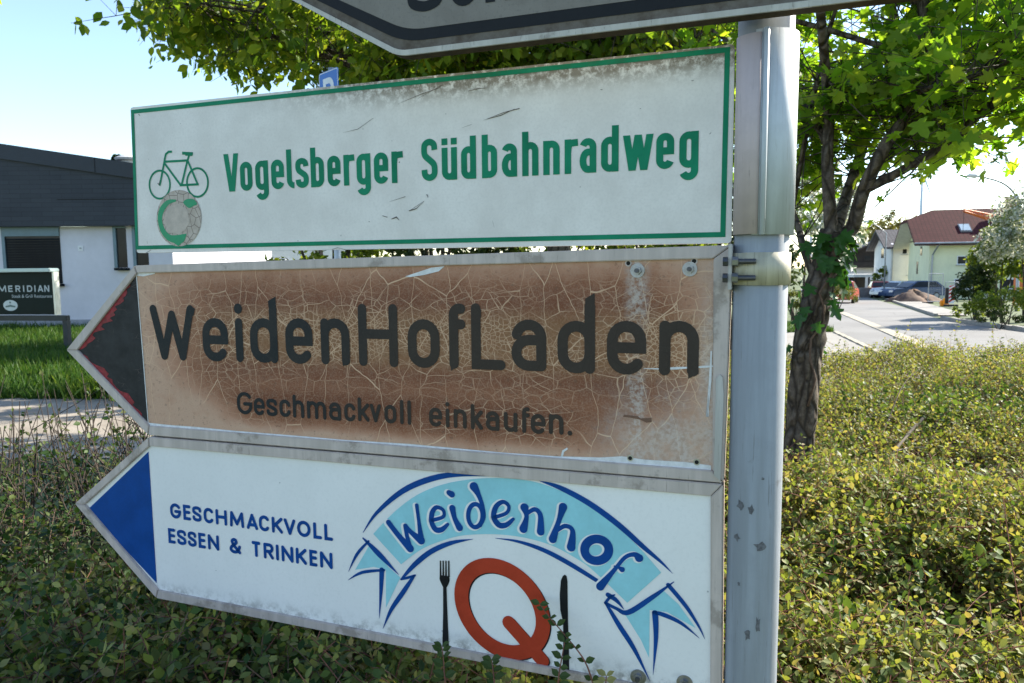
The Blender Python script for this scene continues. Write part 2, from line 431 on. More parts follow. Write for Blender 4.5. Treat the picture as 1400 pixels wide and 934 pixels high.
# ---- green bordered cycle route sign
cyc = sign_empty('cycle_route_sign', 'white cycle route sign with green border and green bicycle pictogram')
t = NT('cycle sign white sheeting')
xyz = t.sep(); n1 = t.noise(14, 6, .65); n2 = t.noise(260, 2); n3 = t.noise(75, 6, .75)
c = t.mix(t.maprange(n1, .3, .7), (.67, .625, .585), (.77, .725, .685))
c = t.mix(t.maprange(n2, .4, .75, 0, .30), c, (.57, .53, .50))
vtop = S(600, 95)[1]
# moss and dirt creeping down from the top edge towards the post
edge = t.maprange(xyz[2], vtop-.060, vtop+.004); along = t.maprange(xyz[0], -.80, -.38)
moss = t.math('MULTIPLY', t.math('MULTIPLY', t.math('MULTIPLY', edge, along), t.maprange(n3, .36, .58)), 1.9, True)
c = t.mix(t.math('MULTIPLY', moss, .85), c, (.15, .115, .075))
spk = t.math('LESS_THAN', t.noise(95, 2), .245)
c = t.mix(t.math('MULTIPLY', spk, .8), c, (.10, .09, .08))
t.set(c, .5, 0, .2); t.bump(n2, .05, .001); M_cyc = t.m
t = NT('cycle sign green print')
n1 = t.noise(16, 5); n3 = t.noise(60, 6, .7); xyz = t.sep()
c = t.mix(t.maprange(n1, .3, .7), (.004, .16, .082), (.008, .22, .115))
c = t.mix(t.maprange(n3, .60, .68, 0, .5), c, (.03, .09, .05))
edge = t.maprange(xyz[2], vtop-.03, vtop+.012); along = t.maprange(xyz[0], -.7, -.2)
c = t.mix(t.math('MULTIPLY', t.math('MULTIPLY', edge, along), t.maprange(n3, .4, .62, 0, .75)), c, (.06, .06, .035))
t.set(c, .5, 0, .12); M_green = t.m
go = P([(178, 147), (1004.5, 60), (1000, 332.5), (187, 346)])
def rounded(poly, r, n=4):
    out = []; m_ = len(poly)
    for i in range(m_):
        a, b, c_ = [np.array(poly[(i+k) % m_], float) for k in (-1, 0, 1)]
        d1 = (a-b)/np.linalg.norm(a-b); d2 = (c_-b)/np.linalg.norm(c_-b)
        p1, p2 = b+d1*r, b+d2*r
        for k in range(n+1):
            q = k/n; out.append(tuple((1-q)**2*p1+2*q*(1-q)*b+q*q*p2))
    return out
MB().prism(rounded(go, .006), 0, .004).build('panel', M_cyc, cyc)
MB().prism([(u*.999-.0004, v) for u, v in rounded(go, .004)], .0042, .013).build('backing_rim', M_alu, cyc)
k = Ink(-.0006)
k.line(P([(181.6, 153), (994.6, 68.2), (988.3, 320.7), (187.6, 338.7)]), .0066, closed=True)
k.build('border', M_green, cyc)
ZG1 = (300, 180, 4.2424); ZG2 = (570, 160, 3.4146)
GX, GC, GW = .0465, .0610, .0094
word(cyc, M_green, -.0006, [('V', 30, 115), ('o', 122, 192), ('g', 210, 285), ('e', 302, 376), ('l', 392, 434), ('s', 443, 518), ('b', 531, 608), ('e', 628, 704), ('r', 722, 785), ('g', 797, 878), ('e', 898, 980), ('r', 1000, 1066)],
     *ZG1, ((75, 348), (1015, 299)), GX, GC, GW, desc=.26, xhpx=148)
word(cyc, M_green, -.0006, [('S', 22, 97), ('ü', 117, 188), ('d', 207, 277), ('b', 304, 375), ('a', 397, 468), ('h', 492, 568), ('n', 590, 667), ('r', 690, 752), ('a', 760, 838), ('d', 860, 942), ('w', 962, 1104), ('e', 1117, 1201), ('g', 1225, 1315)],
     *ZG2, ((60, 299), (1160, 243)), GX, GC, GW, desc=.26, xhpx=140)
# bicycle
ZB = (190, 190, 5.8333)
k = Ink(); bw = .0037
for cx, cy, rx, ry in ((167, 365, 82, 112), (468, 348, 84, 114)):
    k.line(pz(*ZB, [(cx+rx*math.cos(a), cy+ry*math.sin(a)) for a in np.linspace(0, 2*math.pi, 37)[:-1]]), .0034, closed=True)
for pts in ([(265, 102), (238, 103), (216, 122), (207, 160), (203, 188), (167, 374)], [(206, 182), (388, 172)], [(206, 195), (335, 370)], [(388, 172), (342, 368)], [(392, 178), (472, 368)], [(326, 370), (478, 362)], [(404, 122), (386, 182)]):
    k.line(pz(*ZB, pts), bw, 'bb')
k.line(pz(*ZB, [(346, 114), (432, 118)]), .0048)
k.line(pz(*ZB, [(372, 126), (428, 128)]), .0034)
k.build('bicycle_pictogram', M_green, cyc)
# round sticker, crazed
t = NT('crazed sticker film')
cr = t.vor(75, flat=True); n = t.noise(60, 4)
c = t.mix(t.maprange(n, .3, .7), (.36, .29, .235), (.48, .40, .34))
c = t.mix(t.maprange(cr, .0, .07, 1, 0), c, (.10, .075, .06)); t.set(c, .5); M_stk = t.m
k = Ink(-.0010)
k.fill(pz(*ZB, [(322+178*math.cos(a), 632+225*math.sin(a)) for a in np.linspace(0, 2*math.pi, 41)[:-1]]))
stk = k.build('sticker', M_stk, cyc)
k = Ink(-.0014)
k.fill(pz(*ZB, [(305+100*math.cos(a)*(1+.06*math.sin(7*a)), 640+118*math.sin(a)*(1+.06*math.cos(9*a))) for a in np.linspace(0, 2*math.pi, 41)[:-1]]))
k.build('sticker_centre', simple('sticker bare centre', (.50, .42, .36), .6, 0, .12, 60), stk)
k = Ink(-.0014)
k.line(pz(*ZB, crom([(300, 492, 16), (240, 505, 36), (190, 560, 48), (172, 640, 44), (195, 730, 46), (250, 790, 52), (330, 800, 70), (360, 780, 50)], 6)))
k.fill(pz(*ZB, [(385, 755), (372, 800), (320, 856), (270, 820), (300, 770)]))
k.fill(pz(*ZB, crom([(358, 505), (390, 480), (440, 482), (468, 520), (440, 535), (410, 552), (385, 540)], 4, True)))
k.build('sticker_arrow', simple('sticker green', (.012, .27, .12), .45, 0, .1, 60), stk)
# scratches
M_scr = simple('dark scratch', (.09, .075, .065), .8)
k = Ink(-.0008)
ZS = (170, 120, 3.2558)
for pts in ([(975, 200, 1), (1040, 185, 3), (1110, 135, 2)], [(1220, 72, 1), (1320, 30, 4), (1400, 2, 3)], [(1180, 508, 1), (1252, 485, 4)], [(1275, 545, 3), (1335, 505, 2)], [(1150, 570, 5), (1172, 577, 5)], [(1190, 585, 5), (1212, 576, 9), (1225, 590, 3)], [(1088, 595, 3), (1094, 597, 3)], [(1268, 548, 6), (1300, 538, 4)], [(1348, 475, 3), (1354, 488, 2)], [(65, 118, 5), (70, 124, 5)], [(150, 425, 6), (156, 432, 7), (160, 412, 4)], [(102, 682, 2), (105, 695, 2)], [(95, 738, 3), (120, 722, 3)], [(925, 720, 2), (950, 712, 3), (985, 720, 1)]):
    k.line(pz(*ZS, [(a_, b_, c_*.55) for a_, b_, c_ in pts]))
ZS = (560, 50, 2.6415)
for pts in ([(268, 303, 1), (340, 275, 4), (398, 260, 5)], [(280, 299, 2), (330, 285, 5), (380, 262, 2)], [(62, 570, 3), (67, 582, 2)], [(0, 630, 4), (25, 622, 4), (52, 596, 1)], [(1018, 160, 3), (1026, 160, 3)], [(690, 192, 4), (697, 193, 4)], [(300, 665, 1), (306, 690, 1)], [(190, 330, 1), (225, 318, 2)], [(30, 225, 1), (120, 175, 3)], [(210, 198, 2), (250, 188, 4), (285, 186, 1)], [(832, 260, 3), (836, 262, 3)]):
    k.line(pz(*ZS, [(a_, b_, c_*.55) for a_, b_, c_ in pts]))
tag(k.build('scratches', M_scr, cyc), kind='stuff')
# clamp profile gripping the post
vt, vb = S(1045, 41, -.02)[1], S(1045, 321, -.02)[1]
def sect(pts, v0, v1, name, m, par, smooth=True):
    n = len(pts); mb = MB()
    mb.add([(a, b, v0) for a, b in pts]+[(a, b, v1) for a, b in pts], [(i, i+1, n+i+1, n+i) for i in range(n-1)])
    o = mb.build(name, m, par)
    md = o.modifiers.new('thick', 'SOLIDIFY'); md.thickness = .0025; md.offset = -1
    for pl in o.data.polygons: pl.use_smooth = smooth
    return o
rs = PR+.0055
sect([(PU+rs*math.cos(R(a)), PD+rs*math.sin(R(a))) for a in range(-106, 100, 6)], vb, vt, 'clamp_sleeve', M_sleeve, cyc)
sect([(.0015, .004), (.0016, -.012), (.006, -.019), (.013, -.0245), (.021, -.0285), (.028, -.0298), (.0315, -.029), (.0325, -.026)], vb+.001, vt-.004, 'clamp_flange', M_flange, cyc)
sect([(.0335, -.028), (.035, -.0325), (.0385, -.0335), (.041, -.031)], vb, vt, 'clamp_lip', M_sleeve, cyc)

# ---- framed arrow boards: shared frame builder
def frame(par, outer, inner, y0, y1, gap=.0006):
    n = len(outer)
    for i in range(n):
        j = (i+1) % n
        o1, o2, i1, i2 = [np.array(q) for q in (outer[i], outer[j], inner[i], inner[j])]
        d = (o2-o1)/np.linalg.norm(o2-o1)*gap
        MB().prism([tuple(o1+d), tuple(o2-d), tuple(i2-d), tuple(i1+d)], y0, y1).build('frame_bar', M_frame, par, bevel=.0012)
FO = -.003
bout = P([(1001, 335), (183.5, 363), (90, 478.5), (202, 595), (989, 660.5)], FO)
binn = P([(975.5, 353.5), (186.5, 373.5), (105, 478.8), (203.5, 582.5), (974, 644)], FO)
brown = sign_empty('shop_direction_sign', 'brown cracked and faded arrow board with black lettering and black tip')
frame(brown, bout, binn, FO, .030)
b2 = P([(976.5, 352.5), (186, 372.5), (103.5, 478.8), (203, 583.5), (975, 645)], .002)
t = NT('sun-crazed brown film')
xyz = t.sep()
vr = S(580, 465)[1]; vr2 = S(560, 570)[1]
n0 = t.noise(5, 5, .6); n1 = t.noise(24, 6, .7); ng = t.noise(420, 3, .7); n5 = t.noise(150, 4, .7)
dv = t.math('ABSOLUTE', t.math('SUBTRACT', xyz[2], vr)); row = t.maprange(dv, .05, .135, 1, 0)
dv2 = t.math('ABSOLUTE', t.math('SUBTRACT', xyz[2], vr2)); row2 = t.math('MULTIPLY', t.maprange(dv2, .01, .045, 1, 0), t.maprange(t.math('ABSOLUTE', t.math('ADD', xyz[0], .50)), .22, .42, 1, 0))
uu = t.math('MULTIPLY', t.maprange(xyz[0], -1.0, -.80), t.maprange(xyz[0], -.01, -.13, 0, 1))
br = t.math('ADD', t.math('MULTIPLY', row, .78), t.math('MULTIPLY', row2, .72), True)
br = t.math('MULTIPLY', br, uu)
br = t.math('ADD', br, t.math('MULTIPLY', t.math('SUBTRACT', n0, .5), .55))
br = t.math('ADD', br, t.math('MULTIPLY', t.math('SUBTRACT', n1, .5), .50))
c = t.ramp(br, [(0.0, (.54, .335, .235)), (.20, (.43, .22, .14)), (.48, (.265, .105, .056)), (.85, (.165, .053, .026))])
c = t.mix(t.maprange(ng, .40, .74, 0, .42), c, (.42, .265, .18))
c = t.mix(t.maprange(n5, .58, .68, 0, .45), c, (.11, .065, .045))
# rows of letters: paler, finely crazed film between the letters
core = t.math('MULTIPLY', t.maprange(dv, .022, .060, 1, 0), t.maprange(xyz[0], -.98, -.72))
c = t.mix(t.math('MULTIPLY', core, .36), c, (.33, .19, .085))
# crazing
wob = t.noise(11, 3, .5, out='Color')
wv = t.n.new('ShaderNodeVectorMath'); wv.operation = 'MULTIPLY_ADD'; t.l(wob, wv.inputs[0]); wv.inputs[1].default_value = (.035, .035, .035); t.l(t.tc.outputs['Object'], wv.inputs[2])
v1 = t.vor(17, vec=t.mapping((1.35, .1, .50), vec=wv.outputs[0]), flat=True); v2 = t.vor(34, vec=t.mapping((.75, .1, 1.3), (.3, 0, .7), vec=wv.outputs[0]), flat=True); v3 = t.vor(125, vec=wv.outputs[0], flat=True); v4 = t.vor(62, vec=t.mapping((.7, .1, 1.4), (.5, 0, .1), vec=wv.outputs[0]), flat=True)
side = t.maprange(xyz[0], -.07, -.16)
k1 = t.math('MULTIPLY', t.maprange(v1, .003, .013, 1, 0), t.maprange(n0, .36, .56))
rw = t.maprange(dv, .035, .12, 1, 0)
k2 = t.math('MULTIPLY', t.maprange(v2, .008, .030, 1, 0), t.math('MULTIPLY', rw, t.maprange(n1, .3, .6)))
k3 = t.math('MULTIPLY', t.maprange(v3, .02, .095, 1, 0), t.math('MULTIPLY', t.maprange(dv, .018, .055, 1, 0), t.maprange(t.noise(9, 3), .36, .55)))
k3 = t.math('MULTIPLY', k3, t.maprange(xyz[0], -.93, -.72))
k4 = t.math('MULTIPLY', t.maprange(v4, .01, .05, 1, 0), t.math('MULTIPLY', t.math('ADD', rw, row2, True), t.maprange(t.noise(7, 3), .42, .6)))
ck = t.math('MAXIMUM', t.math('MAXIMUM', k1, t.math('MULTIPLY', k2, .9)), t.math('MAXIMUM', t.math('MULTIPLY', k3, .75), t.math('MULTIPLY', k4, .8)))
c = t.mix(t.math('MULTIPLY', ck, .85), c, (.70, .46, .30))
# washed-out runs below the bolts at the post end
ub = S(871, 370)[0]
run = t.math('MULTIPLY', t.maprange(t.math('ABSOLUTE', t.math('SUBTRACT', xyz[0], ub)), .004, .022, 1, 0), t.maprange(n5, .30, .58))
run = t.math('MULTIPLY', run, t.math('SUBTRACT', 1.0, t.math('MULTIPLY', core, .75)))
low = t.math('MULTIPLY', t.maprange(xyz[0], -.21, -.10), t.maprange(xyz[2], vr-.02, vr-.13))
low = t.math('MULTIPLY', low, t.maprange(n1, .33, .62, .1, .85))
rgt = t.math('MULTIPLY', t.maprange(xyz[0], -.052, -.022), t.maprange(n1, .3, .6, .25, 1))
rgt = t.math('MULTIPLY', rgt, t.maprange(xyz[2], vr+.09, vr-.05, .35, 1))
pale = t.math('MAXIMUM', t.math('MAXIMUM', t.math('MULTIPLY', run, .8), low), rgt)
c = t.mix(t.math('MULTIPLY', pale, .8), c, t.mix(t.maprange(n5, .3, .7), (.38, .29, .235), (.60, .54, .50)))
c = t.mix(t.maprange(t.math('ABSOLUTE', t.math('SUBTRACT', n1, .5)), 0, .02, .1, 0), c, (.5, .4, .3))
t.set(c, .5, 0, .15); t.bump(ck, .25, .0006); M_brown = t.m
MB().prism(b2, .002, .006).build('panel', M_brown, brown)
t = NT('cracked black film')
n1 = t.noise(30, 5, .7); v1 = t.vor(55, vec=t.mapping((.7, .1, 2.0)), flat=True)
c = t.mix(t.maprange(n1, .3, .7), (.018, .019, .021), (.035, .036, .039))
cr = t.math('MULTIPLY', t.maprange(v1, 0, .028, 1, 0), t.maprange(t.noise(16, 3), .50, .62))
c = t.mix(t.math('MULTIPLY', cr, .5), c, (.28, .20, .19)); t.set(c, .5, 0, .12); M_btip = t.m
t = NT('brown-black print')
n1 = t.noise(18, 5, .7); n2 = t.noise(300, 2); v1 = t.vor(26, flat=True)
xyz = t.sep()
c = t.mix(t.maprange(xyz[0], -.75, -.40), (.022, .025, .027), (.047, .036, .029)); c = t.mix(t.maprange(n1, .4, .7, 0, .3), c, (.06, .05, .042))
c = t.mix(t.maprange(n2, .5, .8, 0, .3), c, (.08, .065, .055))
c = t.mix(t.maprange(v1, 0, .012, .45, 0), c, (.02, .016, .014)); t.set(c, .5, 0, .10); M_bink = t.m
k = Ink(.0014); k.fill(P([(186, 373.5), (104, 478.8), (203, 582.5)], .0016)); tip = k.build('arrow_tip', M_btip, brown)
# peeled red and white under-film along the two slanted edges
def ragged(a, b, w0, w1, seed, n=26):
    rr_ = random.Random(seed); up, dn = [], []
    for i in range(n+1):
        q = i/n; x = a[0]+(b[0]-a[0])*q; y = a[1]+(b[1]-a[1])*q
        w_ = (w0+(w1-w0)*q)*(.35+1.0*rr_.random())*math.sin(math.pi*min(1, q*1.08+.04))**.35
        up.append((x, y)); dn.append((x+w_, y))
    return up+dn[::-1]
M_red = simple('red under-film', (.26, .02, .03), .5, 0, .35, 120); M_peel = simple('white peeled film', (.68, .67, .67), .5, 0, .12, 80)
k = Ink(.0009)
k.fill(P(ragged((105.5, 478), (185, 376), 17, 8, 3), .001)); k.fill(P(ragged((105.5, 480), (202.5, 581), 13, 11, 4), .001)); k.build('red_peeled_edge', M_red, tip)
k = Ink(.0005)
k.line(P([(108, 481, 1), (116, 490, 2.5), (124, 499, 2.2), (131, 507, 3), (139, 514, 2.5), (147, 525, 3), (152, 531, 1)], .001))
k.line(P([(164, 543, .8), (172, 553, 2), (181, 560, 1.2), (190, 571, .6)], .001))
k.build('white_peeled_edge', M_peel, tip)
k = Ink(.0012)
k.line(P([(186.5, 374, 1.6), (190, 420, 1.2), (195, 480, 1.5), (203, 582, 1.2)], .0014))
k.line(P([(186, 374.5, 5), (196, 375, 6), (212, 373.5, 2)], .0014))
k.line(P([(203, 580.4, 5.0), (230, 583.4, 5.0), (270, 586.9, 6.2), (320, 590.4, 3.1), (420, 598.4, 3.1), (470, 604.4, 6.2), (560, 609.4, 5.0), (690, 621.4, 5.0), (760, 627.4, 7.5), (820, 630.4, 10.0), (850, 632.4, 17.5), (880, 634.4, 12.5), (940, 639.4, 15.0), (972, 641.4, 10.0)], .0014))
k.fill(P([(554, 378), (572, 372), (590, 366), (608, 364), (600, 371), (580, 376), (560, 379)], .0014))
k.line(P([(880, 504, .6), (905, 504.5, 2), (925, 503.5, 3.5), (945, 502.5, 2), (965, 501.5, 3), (985, 500, 1)], .0014))
k.line(P([(972.5, 480, 2), (971, 520, 3.5), (968, 555, 3), (967, 570, 4), (969, 540, 1)], .0014))
k.line(P([(768, 625, 3), (770, 617, 3), (776, 613, 2.5)], .0014))
tag(k.build('peeled_strips', M_peel, brown), kind='stuff')
k = Ink(.0010)
k.fill(P([(853, 567), (872, 569), (876, 572), (891, 571), (891, 577), (884, 578), (876, 574), (862, 571), (852, 570)], .0014)); k.build('film_remnant', simple('old brown film', (.17, .09, .06), .6, 0, .15, 90), brown)
ZA = (80, 330, 3.0435); ZC = (480, 390, 4.0607); ZBR = (500, 330, 2.5926)
k = Ink(.0011); o_ = .0014
wb = .0152; hX, hC = .0745, .101
bi = (brown, M_bink, .0011)
cut = lambda z, pts: pz(*z, pts, o_)
word(*bi, [('W', 386, 568), ('e', 600, 706), ('i', 733, 772), ('d', 798, 912), ('e', 945, 1058), ('n', 1092, 1212)], *ZA, ((450, 494), (1110, 513)), hX, hC-.004, wb, True, o_, xhpx=180,
     extra={0: [cut(ZA, [(546, 267), (568, 280), (562, 310), (540, 310)])], 3: [cut(ZA, [(872, 248), (903, 230), (905, 275), (874, 275)])], 5: [cut(ZA, [(1180, 495), (1211, 495), (1211, 506), (1184, 520)])]})
word(*bi, [('H', 42, 260), ('o', 315, 492), ('f', 545, 637), ('L', 668, 857), ('a', 890, 1084)], *ZC, ((70, 450), (990, 476)), hX, hC-.003, wb, True, o_, xhpx=260,
     extra={3: [cut(ZC, [(668, 110), (722, 135), (722, 180), (668, 180)])], 2: [cut(ZC, [(552, 430), (595, 430), (593, 448), (555, 476)])]})
word(*bi, [('d', 680, 813), ('e', 855, 994), ('n', 1040, 1181)], *ZBR, ((740, 468), (1055, 476)), hX, hC+.002, wb, True, o_, xhpx=180,
     extra={0: [cut(ZBR, [(778, 203), (812, 183), (812, 230), (778, 230)])], 2: [cut(ZBR, [(1143, 450), (1180, 450), (1180, 470), (1143, 487)])]})
ZD = (190, 390, 4.06); ZE = (680, 340, 2.9176)
ws = .0062; sX, sC = .0295, .0385
word(*bi, [('G', 545, 630), ('e', 638, 698), ('s', 708, 768), ('c', 780, 842), ('h', 855, 917), ('m', 933, 1040), ('a', 1055, 1122), ('c', 1140, 1202)], *ZD, ((590, 717), (1170, 756)), sX, sC, ws, True, o_, xhpx=90)
word(*bi, [('k', 38, 102), ('v', 105, 167), ('o', 185, 252), ('l', 272, 292), ('l', 313, 334), ('e', 433, 506), ('i', 525, 547), ('n', 570, 642), ('k', 665, 732), ('a', 748, 824), ('u', 848, 924), ('f', 950, 992), ('e', 998, 1080)], *ZC, ((70, 757), (1040, 826)), sX, sC, ws, True, o_, xhpx=105)
word(*bi, [('n', 205, 264), ('.', 279, 300)], *ZE, ((232, 741), (290, 746)), sX, sC, ws*1.05, True, o_, xhpx=80)
def hexbolt(par, u, y, v, r, name='bolt', washer=1.75):
    mb = MB(); mb.tube([(u, y, v), (u, y-.0015, v)], r*washer, 24); w_ = mb.build(name, M_bolt, par)
    mb = MB(); mb.tube([(u, y-.0015, v), (u, y-.0060, v)], r, 6); mb.build('nut', M_bolt, w_)
    mb = MB(); mb.tube([(u, y-.0062, v), (u, y-.0095, v)], r*.55, 12); mb.build('thread', M_boltd, w_)
for px, py in ((871.5, 370), (943, 368)):
    u, v = S(px, py, .001); hexbolt(brown, u, .0019, v, .0056)
for px, py in ((859, 360), (949, 357), (861.5, 626.5), (952.5, 632)):
    u, v = S(px, py, .001)
    mb = MB(); mb.tube([(u, .0018, v), (u, .0010, v)], .0045, 16); h_ = mb.build('rivet_hole', M_zinc if py > 500 else M_frame, brown)
    mb = MB(); mb.tube([(u, .0009, v), (u, .0006, v)], .0028, 14); mb.build('hole', M_black, h_)
# bracket between board and post
b0, b1 = S(1040, 345, -.02)[1], S(1040, 390, -.02)[1]
rb = PR+.0030
sect([(PU+rb*math.cos(R(a)), PD+rb*math.sin(R(a))) for a in range(-128, 180, 6)]+[(.004, .02), (.001, .02)], b1, b0, 'bracket_band', M_zinc, brown)
sect([(.0035, -.016), (.0075, -.0185), (.0125, -.0185), (.0200, -.0215)], b1+.0005, b0-.0005, 'bracket_tab', M_zinc, brown)
v0, v1 = S(1000, 334, -.01)[1], S(1000, 396, -.01)[1]
MB().box(-.0025, .0025, -.026, .034, v1, v0).build('bracket_plate', M_alu, brown, bevel=.0008)
for py in (357.5, 380):
    u0, v = S(1008, py, -.028)
    mb = MB(); mb.tube([(.003, -.0265, v), (.0100, -.0265, v)], .0062, 6); nb = mb.build('bracket_bolt', M_bolt, brown)
    mb = MB(); mb.tube([(.0100, -.0265, v), (.0305, -.0265, v), (.0312, -.0265, v)], [.0034, .0034, .0026], 12); mb.build('thread', M_boltd, nb)
    mb = MB(); mb.tube([(-.0085, -.0265, v), (-.0027, -.0265, v)], .0058, 8); mb.build('bolt_head', M_boltd, nb)
# bent, torn edge cover on the right bar
mb = MB(); mb.prism(P([(979, 518), (984, 512), (988, 516), (989.5, 540), (985, 658), (976, 650)], -.006), -.0065, -.0035); mb.build('edge_cover', M_alu, brown)

# ---- white restaurant board
rest = sign_empty('restaurant_direction_sign', 'white arrow board with solid blue tip, blue ribbon and red letter Q')
lout = P([(988.5, 662.5), (203, 597.5), (101.7, 689), (213, 818), (986, 971)], FO)
linn = P([(971.5, 679), (203.5, 610), (115, 690), (215.5, 807.5), (971, 956)], FO)
frame(rest, lout, linn, FO, .030)
l2 = P([(972.5, 678), (203, 609), (113.5, 690), (215, 808.5), (972, 957)], .002)
t = NT('restaurant sign white film')
n1 = t.noise(5, 5); n2 = t.noise(220, 3); n3 = t.noise(46, 6, .7); xyz = t.sep()
c = t.mix(t.maprange(n1, .3, .7), (.74, .73, .715), (.80, .785, .77)); c = t.mix(t.maprange(n2, .45, .75, 0, .22), c, (.63, .62, .61))
dirt = t.math('MULTIPLY', t.maprange(xyz[2], S(500, 838)[1], S(500, 868)[1]), t.maprange(n3, .42, .66))
c = t.mix(t.math('MULTIPLY', dirt, .8), c, (.16, .15, .13))
spk = t.math('LESS_THAN', t.noise(70, 2), .225); c = t.mix(t.math('MULTIPLY', spk, .55), c, (.2, .2, .2))
t.set(c, .45, 0, .2); M_rest = t.m
MB().prism(l2, .002, .006).build('panel', M_rest, rest)
M_blue = simple('sign blue print', (.004, .058, .25), .5, 0, .10, 25, spec=.12); M_lblue = simple('ribbon light blue print', (.29, .60, .66), .5, 0, .06, 20, spec=.15)
M_halo = simple('ribbon pale outline print', (.76, .75, .74), .5, 0, .04, 30, spec=.2)
M_qred = simple('letter red print', (.40, .046, .020), .5, 0, .1, 22, spec=.12); M_print = simple('black print', (.012, .013, .015), .5, 0, .2, 30, spec=.15)
k = Ink(.0014); k.fill(P([(203, 617.5), (120, 696.7), (214.3, 797.4)], .0014)); k.build('arrow_tip', M_blue, rest)
ZF = (210, 660, 5.185)
t1 = [('G', 117, 194), ('E', 210, 263), ('S', 275, 339), ('C', 355, 427), ('H', 440, 520), ('M', 540, 641), ('A', 659, 739), ('C', 747, 823), ('K', 838, 916), ('V', 924, 1006), ('O', 1017, 1113), ('L', 1132, 1193), ('L', 1210, 1271)]
t2 = [('E', 104, 155), ('S', 167, 231), ('S', 243, 303), ('E', 318, 369), ('N', 385, 464), ('&', 538, 619), ('T', 697, 758), ('R', 780, 851), ('I', 867, 888), ('N', 907, 991), ('K', 1008, 1086), ('E', 1105, 1161), ('N', 1180, 1269)]
for tx, bs in ((t1, ((150, 253), (1240, 410))), (t2, ((130, 430), (1225, 607)))):
    word(rest, M_blue, .0011, tx, *ZF, bs, .026, .0280, .0058, True, .0014, xhpx=110)
ZL = (460, 620, 2.5455); oL = .0014
top = crom([(128, 280), (200, 205), (280, 145), (370, 108), (470, 90), (570, 86), (680, 97), (780, 130), (880, 182), (980, 258), (1060, 335), (1130, 415)], 4)
bot = crom([(1012, 520), (905, 418), (850, 375), (760, 325), (680, 299), (600, 285), (520, 281), (430, 287), (350, 310), (290, 337), (225, 386)], 4)
# ribbon band as a strip of quads so that the long curved shape stays clean
bandink = Ink(.0016)
bb = bot[::-1]; m_ = 44
def samp(c_, q):
    f = q*(len(c_)-1); i = min(int(f), len(c_)-2); f -= i; return (c_[i][0]*(1-f)+c_[i+1][0]*f, c_[i][1]*(1-f)+c_[i+1][1]*f)
tp = pz(*ZL, [samp(top, i/m_) for i in range(m_+1)], oL); bp = pz(*ZL, [samp(bb, i/m_) for i in range(m_+1)], oL)
bandink.mb.add([(x, .0014, z) for x, z in tp]+[(x, .0014, z) for x, z in bp], [(i, i+1, m_+2+i, m_+1+i) for i in range(m_)])
for poly in ([(115, 318), (180, 395), (222, 432), (172, 537), (172, 405), (130, 395), (65, 405)], [(1135, 475), (1190, 525), (1250, 608), (1150, 552), (1090, 545), (1088, 712), (1060, 650), (1005, 562), (1020, 564)]):
    bandink.fill(pz(*ZL, poly, oL))
bandink.build('ribbon', M_lblue, rest)
def strokes(k, L_, grow=0.0, dx=0, dy=0, caps='rr', f=1.0):
    if f != 1.0: L_ = [[(a_, b_, c_*f if c_ > 3 else c_) for a_, b_, c_ in s_] for s_ in L_]
    for s_ in L_:
        if s_[0] == s_[-1]: k.line(pz(*ZL, [(p_[0]+dx, p_[1]+dy, p_[2]+grow) for p_ in crom(s_[:-1], 4, True)], oL), closed=True); continue
        k.line(pz(*ZL, [(p_[0]+dx, p_[1]+dy, p_[2]+grow) for p_ in (crom(s_, 5) if len(s_) > 2 else s_)], oL), caps=caps)
outl = [[(93, 275, 2), (140, 207, 10), (230, 131, 16), (330, 88, 17), (430, 73, 13), (575, 80, 2)],
        [(700, 93, 2), (780, 120, 14), (880, 174, 17), (980, 247, 17), (1070, 327, 14), (1130, 378, 8), (1170, 418, 1)],
        [(476, 298, 1), (400, 311, 12), (330, 341, 15), (272, 387, 14), (226, 438, 6)],
        [(225, 438, 6), (250, 432, 8), (274, 424, 6)], [(270, 426, 8), (232, 483, 14), (190, 545, 11), (162, 610, 1)],
        [(93, 295, 5), (148, 350, 17), (216, 421, 2)], [(112, 305, 6), (72, 350, 9), (42, 411, 1)],
        [(40, 441, 1), (90, 414, 9), (166, 406, 7)], [(158, 406, 16), (155, 480, 11), (149, 574, 1)],
        [(553, 295, 1), (630, 306, 8), (720, 336, 13), (810, 383, 14), (904, 441, 12)],
        [(945, 492, 14), (975, 512, 12), (1000, 542, 2)], [(1174, 447, 3), (1100, 500, 13), (1016, 553, 15), (975, 540, 10), (936, 520, 9)], [(936, 520, 8), (952, 500, 8), (968, 492, 4)],
        [(1155, 458, 13), (1215, 530, 12), (1260, 600, 7), (1282, 646, 1)], [(1263, 643, 1), (1200, 591, 10), (1140, 562, 13), (1104, 553, 10)],
        [(1109, 556, 18), (1112, 640, 13), (1102, 770, 1)], [(938, 522, 8), (985, 600, 15), (1037, 682, 13), (1091, 792, 1)]]
for st_ in outl:
    k = Ink(.0011); strokes(k, [st_], 0, f=1.22); k.build('ribbon_outline', M_blue, rest)
el = lambda cx, cy, rx, ry, w_, a0=0, a1=360, n=14: [(cx+rx*math.cos(R(a0+(a1-a0)*i/n)), cy+ry*math.sin(R(a0+(a1-a0)*i/n)), w_) for i in range(n)]+[(cx+rx*math.cos(R(a0)), cy+ry*math.sin(R(a0)), w_)]
